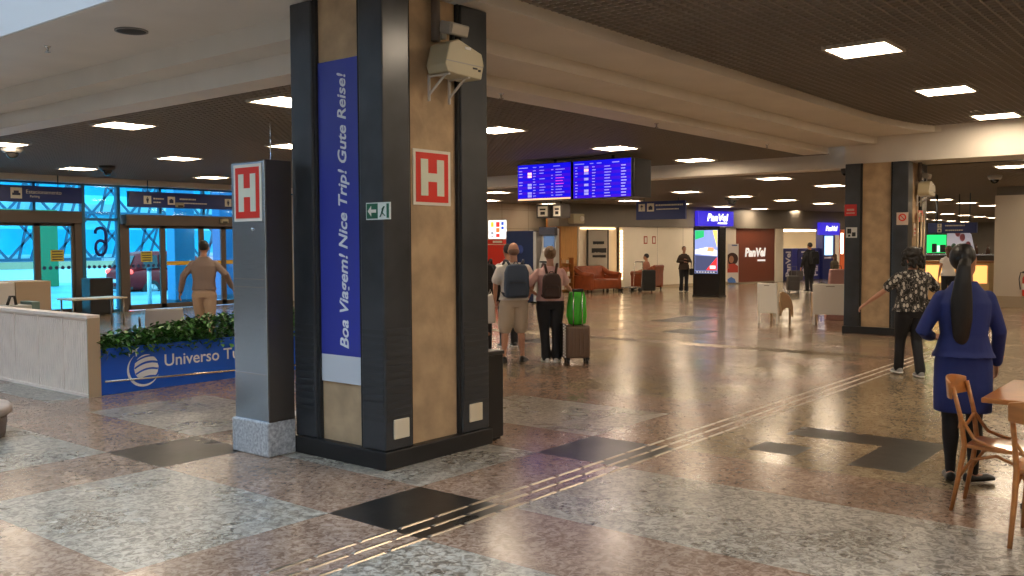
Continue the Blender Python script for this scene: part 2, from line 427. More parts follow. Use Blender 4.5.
# ---- back wall: runs at a slight angle to the column grid
WO = V((28.34, 17.1, 0)); wa = math.radians(-11.8); WD = V((math.cos(wa), math.sin(wa), 0)); WN = V((math.sin(wa), -math.cos(wa), 0))
FW = lambda u, v, d=0: WO+WD*u+WN*d+V((0, 0, v))
bulk = mat('bulkhead_grey', (0.20, 0.175, 0.145), 0.5, var=0.06, scale=1)
jt = mat('panel_joint', (0.30, 0.26, 0.2), 0.7)
for a_, b_, dd in ((-0.91, 5.45, .15), (8.05, 8.6, .15), (12.75, 16.5, .15), (-3.0, -2.91, .3)):
    wb = MB(); rect(wb, FW, a_, 0, b_, 2.2, -dd, 0)
    if a_ == -0.91:
        for u in (0.9, 2.3, 3.7): rect(wb, FW, u, 0.1, u+0.012, 2.17, 0, 0.004, 1)
    struct('wall_back', wb, [cream_w, jt])
m_ = MB(); rect(m_, FW, -3.9, 2.17, 17, 2.95, -0.5, 0.05); struct('wall_back_bulkhead', m_, bulk)
m_ = MB(); rect(m_, FW, -0.91, 0, 5.45, 0.1, 0, 0.02); struct('baseboard_back', m_, mat('baseboard_tan', (0.42, 0.33, 0.22), 0.5))
# left cream panel wall behind the ticket machines, dark passage beside it
lw_ = mat('wall_panel_taupe', (0.46, 0.40, 0.31), 0.45, var=0.05, scale=1)
wl = MB().box(17.8, 19.35, 0, 25.85, 19.5, 3.3)
for zz in (1.45, 2.1, 2.72): wl.box(17.8, 19.345, zz, 25.85, 19.35, zz+0.015, 1)
for xx in (19.2, 20.6, 22.0, 23.4, 24.8): wl.box(xx, 19.345, 0, xx+0.015, 19.35, 3.3, 1)
struct('wall_left_panel', wl, [lw_, jt])
struct('wall_left_passage', MB().box(25.85, 20.6, 0, 30.0, 20.75, 3.2).box(25.78, 19.35, 0, 25.85, 20.7, 3.2), mat('passage_dark', (0.03, 0.025, 0.02), 0.6))
# closing the shop interiors and the niche behind the back wall
m_ = MB(); rect(m_, FW, -4.2, 0, 17, 2.95, -3.6, -3.5); rect(m_, FW, 16.4, 0, 16.5, 2.95, -3.5, 0); rect(m_, FW, 5.4, 0, 5.45, 2.2, -3.5, -0.1); rect(m_, FW, 8.6, 2.17, 12.8, 2.25, -3.5, -0.5)
struct('wall_shop_inside', m_, mat('shop_cream', (0.75, 0.66, 0.5), 0.5))
# walls closing the hall out of view
struct('wall_behind', MB().box(-9.1, -7, 0, -9, 21.75, 3.6), cream_w)
struct('wall_right', MB().box(-9, -7.1, 0, 70, -7, 3.6), cream_w)
struct('wall_end', MB().box(70, -7, 0, 70.1, 22, 3.3), bulk)
# right hand cream wall with the extinguisher
cw = MB().box(25.0, -7, 0.0, 25.15, 5.08, 2.72)
struct('wall_far_right', cw, mat('cream_wall_b', (0.60, 0.53, 0.43), 0.5, var=0.04, scale=0.8))
struct('baseboard_far_right', MB().box(24.97, -7, 0, 25.0, 5.08, 0.28), mat('baseboard_tan', (0.42, 0.33, 0.22), 0.5))
struct('wall_far_right_bulkhead', MB().box(25.02, -7, 2.72, 25.3, 5.05, 2.93), bulk)
struct('wall_far_side', MB().box(28, 21.8, 0, 70, 21.9, 3.3), bulk)
# ---- glass facade
FY = 21.6
blueglass = glassmat('cyan_glass', (0.50, 0.86, 0.92)); clearglass = glassmat('clear_glass', (0.85, 0.93, 0.97))
cyf = mat('facade_mullion_blue', (0.03, 0.16, 0.27), 0.4, metal=0.3)
def pane(n, x0, x1, z0, z1, m, y=FY): return struct('window_%d' % n, MB().box(x0, y+0.03, z0, x1, y+0.045, z1), m)
struct('trim_facade', MB().box(-9, FY-0.25, 3.06, 17.9, FY+0.2, 3.24).box(-9, FY, 3.24, 20, FY+0.2, 3.7), cream)
fr = MB()
for x in (5.2, 6.9, 8.6, 9.53, 12.62, 13.85): fr.box(x-0.03, FY-0.02, 2.40, x+0.03, FY+0.1, 3.06)
for x in (3.5, 15.2): fr.box(x-0.07, FY-0.05, 0, x+0.07, FY+0.12, 3.06)
fr.box(10.68, FY-0.03, 2.2, 11.52, FY+0.1, 2.26).box(-9, FY-0.02, 3.02, 17.9, FY+0.1, 3.06)
fr.box(10.6, FY-0.04, 0, 10.68, FY+0.1, 3.06).box(11.47, FY-0.04, 0, 11.55, FY+0.1, 3.06).box(10.68, FY-0.02, 0, 11.47, FY+0.1, 0.06)
struct('trim_mullion', fr, cyf)
n = 1
for a, b in ((3.55, 5.2), (5.2, 6.9), (6.9, 9.53), (9.53, 10.62), (11.5, 12.62), (12.62, 13.85), (13.85, 15.2)):
    pane(n, a, b, 2.33, 3.06, blueglass); n += 1
pane(n, 10.66, 11.49, 0.05, 3.06, blueglass); n += 1
struct('wall_front_left_blocker', MB().box(-9, FY, 0, 3.5, FY+0.15, 3.06), cream_w)  # unseen stretch, made solid to keep blue light out of the hall
struct('wall_front_right', MB().box(15.2, FY, 0, 28, FY+0.2, 3.2), lw_)
def door(n, x0, x1, leaves, zh0, zh1, lab):
    mb = MB().box(x0-0.1, FY-0.22, zh0, x1+0.1, FY+0.08, zh1)                 # header box
    mb.box(x0-0.18, FY-0.06, 0, x0, FY+0.1, zh0+0.02).box(x1, FY-0.06, 0, x1+0.16, FY+0.1, zh0+0.02)
    o = struct('door_%d' % n, mb, frame_br, bevel=0.006)
    for k, (a, b, g) in enumerate(leaves):
        lf = MB(); w_ = 0.07
        lf.box(a, FY-0.03, 0.02, a+w_, FY+0.03, zh0).box(b-w_, FY-0.03, 0.02, b, FY+0.03, zh0).box(a, FY-0.03, 0.02, b, FY+0.03, 0.14).box(a, FY-0.03, zh0-0.07, b, FY+0.03, zh0)
        l = lf.build('leaf', frame_br, o); MB().box(a+w_, FY-0.006, 0.14, b-w_, FY+0.006, zh0-0.07).build('pane', g, l)
    return o
door(1, 6.0, 10.42, [(6.0, 7.1, blueglass), (7.1, 8.25, blueglass), (8.25, 9.57, blueglass), (9.57, 10.42, blueglass)], 2.13, 2.40, '')
door(2, 11.7, 15.2, [(11.7, 12.66, blueglass), (12.66, 13.76, blueglass), (13.76, 14.42, clearglass), (14.42, 15.2, blueglass)], 2.10, 2.36, '')
# ================================================================ OUTSIDE THE GLASS
truss_m = mat('truss_steel', (0.02, 0.08, 0.14), 0.5)
panel_w = mat('station_panel', (0.80, 0.84, 0.86), 0.5)
# lattice clad station building across the road
t = thing('station_building', 'building with diagonal steel lattice facade across the road outside', 'building', (0, 50, 0))
mb = MB(); mb.box(-10, 0, 3.4, 80, 4, 3.9).box(-10, 0, 5.6, 80, 4, 6.0).box(-10, 0, 7.8, 80, 4, 8.6).box(-10, 0, 0.9, 80, 0.3, 1.15)
mb.build('floor_edge', mat('station_edge', (0.35, 0.62, 0.75), 0.5), t)
MB().box(-10, 0.5, 1.15, 80, 0.6, 2.5).build('spandrel', mat('station_spandrel', (0.01, 0.50, 0.78), 0.4), t)
MB().box(-10, 0.5, 2.5, 80, 0.6, 4.4).build('upper_glazing', mat('station_glazing', (0.20, 0.85, 0.98), 0.4), t)
MB().box(-10, 0.5, 4.4, 80, 0.6, 5.0).build('mid_band', mat('station_spandrel', (0.02, 0.42, 0.72), 0.4), t)
MB().box(-10, 0.5, 5.0, 80, 0.6, 8.0).build('top_glazing', mat('station_glazing_pale', (0.75, 0.96, 1.0), 0.4), t)
mb = MB()
for i in range(24):
    x = -6+i*3.6
    mb.add([(x, 0.9, 1.1), (x+0.5, 0.9, 1.1), (x+2.1, 0.9, 8.4), (x+1.3, 0.9, 8.4), (x, 1.3, 1.1), (x+0.5, 1.3, 1.1), (x+2.1, 1.3, 8.4), (x+1.3, 1.3, 8.4)],
           [(0,1,2,3),(7,6,5,4),(0,4,5,1),(1,5,6,2),(2,6,7,3),(3,7,4,0)])
mb.build('slanted_column', mat('station_column', (0.01, 0.30, 0.62), 0.5), t)['kind'] = 'stuff'
mb = MB()
for i in range(40):
    x = -8+i*2.2
    for zb in (0.9, 3.4, 5.9):
        for p_, q_ in (((x, zb), (x+2.2, zb+2.5)), ((x+2.2, zb), (x, zb+2.5)), ((x+1.1, zb), (x+1.9, zb+2.5)), ((x+1.1, zb+2.5), (x+0.5, zb))):
            mb.bar((p_[0], -0.3, p_[1]), (q_[0], -0.3, q_[1]), 0.07, 0.12)
for z in (0.9, 3.4, 5.9, 8.4): mb.bar((-8, -0.3, z), (80, -0.3, z), 0.14, 0.14)
mb.build('lattice', truss_m, t)
MB().box(-10, -0.1, -0.3, 80, 0.2, 0.9).build('base_wall', mat('station_base', (0.45, 0.43, 0.50), 0.6), t)
# kerbs, rail
k = MB().box(-20, 41.0, -0.3, 22.0, 41.3, 0.62).box(-20, 40.98, 0.62, 22.0, 41.32, 0.92, 1)
tag(k.build('road_barrier', [mat('barrier_white', (0.85, 0.86, 0.86), 0.5), mat('barrier_tan', (0.55, 0.38, 0.22), 0.5)]), 'long white road barrier with a tan top band outside the left glass doors', 'barrier')
k = MB().box(23.2, 45, -0.3, 60, 45.25, 1.0).box(23.2, 44.9, -0.3, 60, 45, 0.35, 1)
tag(k.build('road_parapet', [mat('parapet_grey', (0.36, 0.35, 0.40), 0.6), mat('barrier_tan', (0.55, 0.38, 0.22), 0.5)]), 'grey parapet wall with tan foot band across the road behind the car', 'wall')
# green portal and blue portal at the kerb
greenp = mat('portal_green', (0.02, 0.16, 0.06), 0.5); bluep = mat('portal_blue', (0.03, 0.13, 0.30), 0.4)
g = thing('green_portal', 'green painted steel portal frame standing outside the left glass doors', 'portal', (17.1, 38, 0))
MB().box(-0.3, -0.3, -0.3, 0.45, 0.3, 3.05).build('post', greenp, g, bevel=0.02)
MB().box(-9, -0.3, 2.45, -0.3, 0.3, 3.05).build('lintel', greenp, g, bevel=0.02)
MB().box(-9.6, -0.3, -0.3, -9.0, 0.3, 3.05).build('post', greenp, g, bevel=0.02)
def post_thing(name, x, y, w_, d_, h, m, lab, cat):
    t = thing(name, lab, cat, (x, y, 0))
    MB().box(-w_/2, -d_/2, -0.04, w_/2, d_/2, h).build('shaft', m, t, bevel=0.02)
    MB().box(-w_/2-0.03, -d_/2-0.03, -0.05, w_/2+0.03, d_/2+0.03, 0.12).build('foot', truss_m, t)
    return t
bp = post_thing('entrance_pillar', 14.15, 23.2, 0.62, 0.4, 3.4, mat('pillar_blue', (0.05, 0.27, 0.50), 0.4), 'pale blue pillar with a white number 6 outside the right glass doors', 'pillar')
Fp = frame('Y', -0.2)
text('numeral', '6', Fp, 0.12, 1.05, 0.004, height=0.34, m=mat('numeral_white', (0.75, 0.85, 0.9), 0.5), parent=bp, thick=0.004)
bp2 = post_thing('dark_pillar', 16.3, 24.4, 0.5, 0.4, 3.4, bluep, 'dark blue pillar outside, just left of the steel hydrant cabinet', 'pillar')
for i, x in enumerate((11.8, 12.65, 14.15)):
    b = thing('bollard', ['white capped bollard nearest the left jamb of the right glass doors outside', 'white capped bollard in front of the car front door outside', 'white capped bollard beside the pale blue pillar outside'][i], 'bollard', (x+0.6, 23.3, -0.02))
    MB().cyl((0,0,0), (0,0,0.95), 0.055).build('post', mat('bollard_white', (0.85, 0.87, 0.88), 0.4), b)
    MB().lathe([(0.065, 0.95), (0.065, 1.0), (0.03, 1.04), (0.0, 1.045)]).build('cap', truss_m, b)
    MB().lathe([(0.10, 0), (0.10, 0.02), (0.06, 0.03)]).build('base', truss_m, b)
# ---- the dark red car
def make_car():
    t = thing('car', 'dark red sport utility car parked outside the right glass doors, rear lamp lit', 'car', (18.8, 31.4, -0.3))
    paint = mat('car_paint_red', (0.22, 0.005, 0.006), 0.5, spec=0.3); gl = mat('car_glass', (0.01, 0.012, 0.015), 0.25)
    # body: sections along x (length 4.3), width 1.8
    secs = [(-2.15, .45, .95, .80), (-2.10, .35, 1.05, .86), (-1.6, .28, 1.10, .90), (-0.5, .26, 1.08, .91), (0.6, .26, 1.06, .91), (1.2, .28, 1.02, .90), (1.85, .32, .92, .86), (2.12, .42, .78, .74), (2.18, .5, .68, .66)]
    def ring(x, z0, z1, hw):
        pts = []
        for k in range(20):
            a = 2*pi*k/20; c, s_ = math.cos(a), math.sin(a)
            p = 0.42
            yy = hw*math.copysign(abs(c)**p, c); zz = (z0+z1)/2+(z1-z0)/2*math.copysign(abs(s_)**p, s_)
            pts.append((x, yy, zz))
        return pts
    mb = MB().loft([ring(*s) for s in secs]); mb.build('body', paint, t)
    cab = [(-2.05, 1.0, .80, 1.12), (-1.75, 1.0, .78, 1.62), (-1.1, 1.0, .72, 1.70), (0.1, 1.0, .70, 1.70), (0.55, 1.0, .72, 1.58), (1.15, 0.98, .80, 1.06)]
    def cring(x, z0, hw, z1):
        return [(x, -hw, z0), (x, hw, z0), (x, hw*0.94, z0+(z1-z0)*0.5), (x, hw*0.78, z1-0.03), (x, hw*0.5, z1), (x, -hw*0.5, z1), (x, -hw*0.78, z1-0.03), (x, -hw*0.94, z0+(z1-z0)*0.5)]
    MB().loft([cring(*c) for c in cab]).build('cabin', paint, t)
    w1 = MB()
    for s_ in (-1, 1):
        for a, b in ((-1.62, -1.02), (-0.92, -0.18), (-0.08, 0.52)):
            ya = 0.775; w1.add([(a, s_*ya, 1.1), (b, s_*ya, 1.1), (b-(0.1 if b > .5 else 0), s_*0.665, 1.56), (a+(.12 if a < -1.5 else 0), s_*0.67, 1.56),
                      (a, s_*(ya-.06), 1.1), (b, s_*(ya-.06), 1.1), (b-(0.1 if b > .5 else 0), s_*0.6, 1.56), (a+(.12 if a < -1.5 else 0), s_*0.6, 1.56)],
                     [(0,1,2,3),(7,6,5,4),(0,4,5,1),(1,5,6,2),(2,6,7,3),(3,7,4,0)])
    w1.build('side_window', gl, t)
    MB().add([(-2.06, -.66, 1.14), (-2.06, .66, 1.14), (-1.82, .58, 1.55), (-1.82, -.58, 1.55), (-1.95, -.6, 1.14), (-1.95, .6, 1.14), (-1.72, .55, 1.55), (-1.72, -.55, 1.55)],
             [(0,1,2,3),(7,6,5,4),(0,4,5,1),(1,5,6,2),(2,6,7,3),(3,7,4,0)]).build('rear_window', gl, t)
    for s_ in (-1, 1):
        MB().ell((-2.08, s_*0.72, 0.98), (0.10, 0.16, 0.10)).build('tail_lamp', mat('tail_lamp_red', (0.9, 0.02, 0.02), 0.3, emit=6, ecol=(1, .04, .03)), t)
        MB().ell((-2.10, s_*0.66, 0.52), (0.06, 0.12, 0.05)).build('reverse_lamp', mat('reverse_lamp', (1, .85, .6), 0.3, emit=8, ecol=(1, .75, .45)), t)
        for x in (-1.35, 1.35):
            wh = MB(); c = V((x, s_*0.80, 0.34))
            wh.cyl(c-V((0, .11, 0)), c+V((0, .11, 0)), 0.34, seg=28)
            q = wh.build('wheel', mat('tyre', (0.02, 0.02, 0.02), 0.8), t, bevel=0.02)
            rim = MB(); rim.cyl(c+V((0, s_*.105, 0)), c+V((0, s_*.125, 0)), 0.20, seg=20)
            for k in range(5):
                a = 2*pi*k/5; rim.bar(c+V((0, s_*.13, 0)), c+V((math.cos(a)*.21, s_*.13, math.sin(a)*.21)), 0.05, 0.02)
            rim.build('rim', mat('alloy', (0.4, 0.4, 0.42), 0.3, metal=0.8), q)
    MB().box(-2.2, -0.26, 0.6, -2.15, 0.26, 0.72).build('plate', mat('plate', (0.6, 0.6, 0.62), 0.5), t)
    MB().box(-2.22, -0.85, 0.36, -2.02, 0.85, 0.46).build('bumper', mat('bumper', (0.03, 0.03, 0.03), 0.6), t, bevel=0.03)
    return t
make_car()
# ---- marks and signs on the facade
FX = frame('Y', FY)
def dots(x0, x1, n, lab):
    mb = MB()
    for i in range(n):
        x = x0+(x1-x0)*(i+0.5)/n
        mb.prism([(x+0.043*math.cos(2*pi*k/14), 1.10+0.043*math.sin(2*pi*k/14)) for k in range(14)], FX, 0.006, 0.010)
    tag(mb.build('safety_dots', mat('dot_blue', (0.02, 0.05, 0.16), 0.5)), lab, 'glass marking')
dots(9.65, 10.35, 5, 'row of dark blue safety dots on the left sliding glass door')
dots(10.70, 11.45, 6, 'row of dark blue safety dots on the fixed glass panel with the gate number')
dots(11.80, 12.60, 6, 'row of dark blue safety dots on the glass in front of the car')
tag(MB().box(12.76, FY-0.012, 1.10, 15.15, FY-0.008, 1.20).build('safety_tape', mat('tape_yellow', (0.72, 0.42, 0.02), 0.5)), 'yellow safety tape stretched across the right sliding glass doors', 'tape')
for x, z, lab in ((10.02, 1.38, 'yellow warning sticker on the left sliding door glass in front of the green post'), (12.22, 1.33, 'yellow warning sticker on the glass in front of the red car')):
    t = thing('warning_sticker', lab, 'sticker', (x, FY, z)); Fs = frame('Y', 0)
    m_ = MB(); rect(m_, Fs, -0.15, -0.13, 0.15, 0.13, 0.008, 0.013); m_.build('sheet', mat('sticker_yellow', (0.62, 0.50, 0.06), 0.5), t)
    m_ = MB()
    for q in (0.09, 0.03, -0.03, -0.09): rect(m_, Fs, -0.12, q-0.012, 0.12, q+0.012, 0.013, 0.015)
    m_.build('printed_lines', mat('print_dark', (0.05, 0.05, 0.04), 0.6), t)
gm = MB().tube([(11.05+u, FY-0.015, 1.70+v) for u, v in ((-.125, .19), (-.12, .26), (-.08, .31), (0, .33), (.08, .31), (.125, .24), (.135, .12), (.135, -.15), (.10, -.26), (.04, -.315), (-.04, -.315), (-.10, -.26), (-.125, -.16), (-.115, -.06), (-.06, .01), (.0, .03), (.07, .01), (.13, -.06))], 0.036, seg=8)
o = gm.build('gate_number', mat('gate_navy', (0.012, 0.03, 0.20), 0.5)); tag(o, 'tall dark blue gate number 6 seen reversed on the fixed glass panel', 'number')
def pictobox(name, F, u, v, s, parent, kind):
    """white square pictogram with a small dark figure"""
    g = MB(); rect(g, F, u-s/2, v-s/2, u+s/2, v+s/2, 0.005, 0.008, 0)
    if kind == 'arrow':
        rect(g, F, u-0.03*s, v-0.35*s, u+0.03*s, v+0.3*s, 0.008, 0.010, 1); g.prism([(u-.25*s, v+.05*s), (u, v+.36*s), (u+.25*s, v+.05*s)], F, 0.008, 0.010, 1)
    elif kind == 'car':
        rect(g, F, u-0.36*s, v-0.2*s, u+0.36*s, v+0.02*s, 0.008, 0.010, 1); rect(g, F, u-0.22*s, v+0.02*s, u+0.22*s, v+0.22*s, 0.008, 0.010, 1)
    elif kind == 'bag':
        rect(g, F, u-0.28*s, v-0.3*s, u+0.28*s, v+0.12*s, 0.008, 0.010, 1); rect(g, F, u-0.12*s, v+0.12*s, u+0.12*s, v+0.22*s, 0.008, 0.010, 1)
    else:
        g.prism([(u+0.08*s*math.cos(k), v+0.28*s+0.08*s*math.sin(k)) for k in range(6)], F, 0.008, 0.010, 1)
        rect(g, F, u-0.16*s, v-0.1*s, u+0.16*s, v+0.18*s, 0.008, 0.010, 1); rect(g, F, u-0.1*s, v-0.36*s, u+0.1*s, v-0.1*s, 0.008, 0.010, 1)
    return g.build(name, [signwhite, mat('picto_dark', (0.03, 0.04, 0.10), 0.5)], parent)
def hang_sign(lab, face, c, u0, u1, v0, v1, ztop, items, cat='sign', thick=0.10):
    """blue overhead sign; items: (kind, u, v, size, text) in sign coordinates"""
    t = thing('hanging_sign', lab, cat); F = frame(face, c)
    m_ = MB(); rect(m_, F, u0, v0, u1, v1, -thick, 0); m_.build('panel', signblue, t, bevel=0.006)
    for u in (u0+0.15*(u1-u0), u1-0.15*(u1-u0)):
        m_ = MB(); m_.cyl(F(u, v1, -thick/2), F(u, ztop, -thick/2), 0.012, seg=8); m_.build('rod', truss_m, t)
    for k in items:
        if k[0] == 'line':      # wording too small to read in the photograph: a row of short strokes
            m_ = MB(); rr_ = random.Random(int(abs(k[1])*100)); a = k[1]-k[4]/2
            while a < k[1]+k[4]/2:
                wd = rr_.uniform(0.5, 1.1)*k[3]; rect(m_, F, a, k[2]-k[3]*0.4, min(a+wd, k[1]+k[4]/2), k[2]+k[3]*0.35, 0.001, 0.004); a += wd+k[3]*0.25
            m_.build('small_lettering', signwhite, t, kind='stuff')
        elif k[0] == 'text': text('lettering', k[4], F, k[1], k[2], 0.001, height=k[3], m=signwhite, parent=t, thick=0.003)
        else: pictobox('pictogram', F, k[1], k[2], k[3], t, k[0])
    return t
hang_sign('dark blue hanging sign reading Estacionamento over the left glass doors', 'Y', FY-0.32, 7.0, 10.48, 2.58, 2.94, 3.2,
          [('car', 9.02, 2.77, 0.24, ''), ('text', 9.62, 2.81, 0.085, 'Estacionamento'), ('text', 9.42, 2.70, 0.065, 'Parking')])
hang_sign('long dark blue hanging sign with three white pictograms over the right glass doors', 'Y', FY-0.32, 11.62, 15.1, 2.54, 2.92, 3.2,
          [('man', 12.10, 2.72, 0.2, ''), ('line', 12.40, 2.76, 0.05, 0.28), ('line', 12.36, 2.67, 0.04, 0.2), ('bag', 12.74, 2.72, 0.2, ''),
           ('line', 13.2, 2.77, 0.05, 0.45), ('line', 13.35, 2.67, 0.04, 0.8), ('man', 14.38, 2.72, 0.2, ''), ('line', 14.72, 2.72, 0.04, 0.3)])
for x, z, lab in ((12.95, 2.62, 'small beige motion sensor stuck on the long blue sign'), (14.3, 2.24, 'beige door sensor on the header above the walking man')):
    t = thing('door_sensor', lab, 'sensor', (x, FY-0.35 if z > 2.5 else FY-0.25, z))
    MB().box(-0.11, -0.05, -0.06, 0.11, 0.03, 0.06).build('housing', mat('sensor_beige', (0.42, 0.38, 0.26), 0.5), t, bevel=0.02)
    MB().box(-0.07, -0.058, -0.05, 0.07, -0.045, -0.01).build('lens', black, t)
# ================================================================ COLUMNS
def make_column(x0, y0, w_, d_, H, lab, rough_low=True, blank=()):
    """x0,y0 near corner; w_ along x, d_ along y; dark corner claddings, concrete between, black plinth"""
    t = thing('column', lab, 'column', (x0, y0, 0))
    MB().box(0.05, 0.05, 0, w_-0.05, d_-0.05, H).build('concrete_core', conc, t)
    cs, cl = 0.27*w_/1.13, 0.26
    cs2 = 0.31*w_/1.13
    for (a0, b0, a1, b1) in ((0, 0, cs, 0.24*d_), (w_-cs2, 0, w_, 0.24*d_), (0, d_*0.755, cs, d_), (w_-cs2, d_*0.755, w_, d_)):
        q = MB().box(a0, b0, 0.13, a1, b1, H).build('corner_cladding', clad, t, bevel=0.012)
        if rough_low:     # finely ribbed lower sheet
            m_ = MB()
            for k in range(13):
                z = 0.34+k*0.052
                for (u0, u1) in ((a0+0.015, a1-0.015),):
                    m_.box(u0, b0-0.004, z, u1, b0+0.002, z+0.034); m_.box(u0, b1-0.002, z, u1, b1+0.004, z+0.034)
                m_.box(a0-0.004, b0+0.015, z, a0+0.002, b1-0.015, z+0.034); m_.box(a1-0.002, b0+0.015, z, a1+0.004, b1-0.015, z+0.034)
            m_.build('ribbed_sheet', mat('ribbed_grey', (0.035, 0.038, 0.042), 0.5), q)
    # black strips standing in for the shade of the gaps beside the concrete
    m_ = MB()
    for (a, b) in ((cs, 0.03), (w_-cs2-0.02, 0.03)): m_.box(a, b-0.012, 0.13, a+0.02, b+0.05, H)
    for (a, b) in ((0.03, 0.24*d_), (0.03, 0.755*d_-0.03)): m_.box(a-0.012, b, 0.13, a+0.05, b+0.03, H)
    m_.build('shadow_gap', blackm, t)
    MB().box(-0.02, -0.02, 0, w_+0.02, d_+0.02, 0.13).build('plinth', black, t, bevel=0.008)
    return t
c1 = make_column(4.48, 4.78, 1.13, 1.01, 3.42, 'big square column with concrete faces and dark metal corners in the middle foreground')
for (x, lab) in ((4.63, 'cream'), (5.44, 'cream')):
    m_ = MB().box(x-0.075-4.48, -0.014, 0.21, x+0.075-4.48, 0.0, 0.35); m_.build('blank_plate', mat('blank_cream', (0.75, 0.66, 0.50), 0.45), c1, bevel=0.004, label='blank cream cover plate')
c2 = make_column(16.35, 4.65, 1.13, 1.06, 2.965, 'second square column with concrete faces and dark corners at the right, further back', False)
# banner on the first column
FL = frame('X', 4.53)
b = thing('banner', 'tall blue vertical banner with white greetings and white foot on the big column', 'banner')
m_ = MB(); rect(m_, FL, -5.51, 0.78, -5.035, 2.95, 0.0, 0.012); m_.build('blue_field', bannerblue, b)
m_ = MB(); rect(m_, FL, -5.51, 0.575, -5.035, 0.78, 0.0, 0.012); m_.build('white_foot', mat('banner_white', (0.62, 0.65, 0.70), 0.5), b)
text('lettering', 'Boa Viagem! Nice Trip! Gute Reise!', FL, -5.235, 1.845, 0.012, width=2.02, height=0.125, m=mat('banner_letter', (0.78, 0.8, 0.84), 0.5), parent=b, bold=0.018, shear=0.25, rot=90)
# H signs
def hsign(lab, face, c, u0, u1, v0, v1):
    t = thing('hydrant_sign', lab, 'sign'); F = frame(face, c)
    m_ = MB(); rect(m_, F, u0, v0, u1, v1, 0, 0.006); m_.build('backing', signwhite, t)
    w_, h = u1-u0, v1-v0
    m_ = MB(); rect(m_, F, u0+.07*w_, v0+.055*h, u1-.07*w_, v1-.055*h, 0.006, 0.009); m_.build('red_field', red, t)
    m_ = MB(); cx, cy = (u0+u1)/2, (v0+v1)/2
    m_.prism([(cx-.31*w_, cy-.33*h), (cx-.12*w_, cy-.33*h), (cx-.12*w_, cy-.075*h), (cx+.12*w_, cy-.075*h), (cx+.12*w_, cy-.33*h), (cx+.31*w_, cy-.33*h),
              (cx+.31*w_, cy+.33*h), (cx+.12*w_, cy+.33*h), (cx+.12*w_, cy+.08*h), (cx-.12*w_, cy+.08*h), (cx-.12*w_, cy+.33*h), (cx-.31*w_, cy+.33*h)], F, 0.009, 0.012)
    m_.build('letter_h', mat('h_cream', (0.74, 0.76, 0.62), 0.5), t)
hsign('red H hydrant sign on the right face of the big column', 'Y', 4.828, 4.82, 5.22, 1.89, 2.30)
# exit pictogram sign flag
t = thing('exit_sign', 'small green and white exit arrow sign on the dark corner of the big column', 'sign'); F = frame('X', 4.48)
m_ = MB(); rect(m_, F, -4.945, 1.775, -4.70, 1.895, 0.001, 0.009); m_.build('backing', mat('exit_white', (0.75, 0.8, 0.75), 0.5), t)
m_ = MB(); rect(m_, F, -4.938, 1.782, -4.825, 1.888, 0.009, 0.011); m_.build('green_field', mat('exit_green', (0.01, 0.12, 0.06), 0.5), t)
m_ = MB(); m_.prism([(-4.925, 1.835), (-4.890, 1.872), (-4.890, 1.846), (-4.84, 1.846), (-4.84, 1.824), (-4.890, 1.824), (-4.890, 1.798)], F, 0.011, 0.013); m_.build('arrow', signwhite, t)
m_ = MB(); g = F
m_.bar(F(-4.775, 1.845, .011), F(-4.755, 1.865, .011), 0.018, 0.004).bar(F(-4.78, 1.82, .011), F(-4.765, 1.855, .011), 0.018, 0.004).bar(F(-4.78, 1.825, .011), F(-4.80, 1.792, .011), 0.010, 0.004).bar(F(-4.78, 1.825, .011), F(-4.75, 1.80, .011), 0.010, 0.004)
rect(m_, F, -4.735, 1.785, -4.712, 1.885, 0.009, 0.011)
m_.build('running_figure', mat('exit_green', (0.01, 0.12, 0.06), 0.5), t)
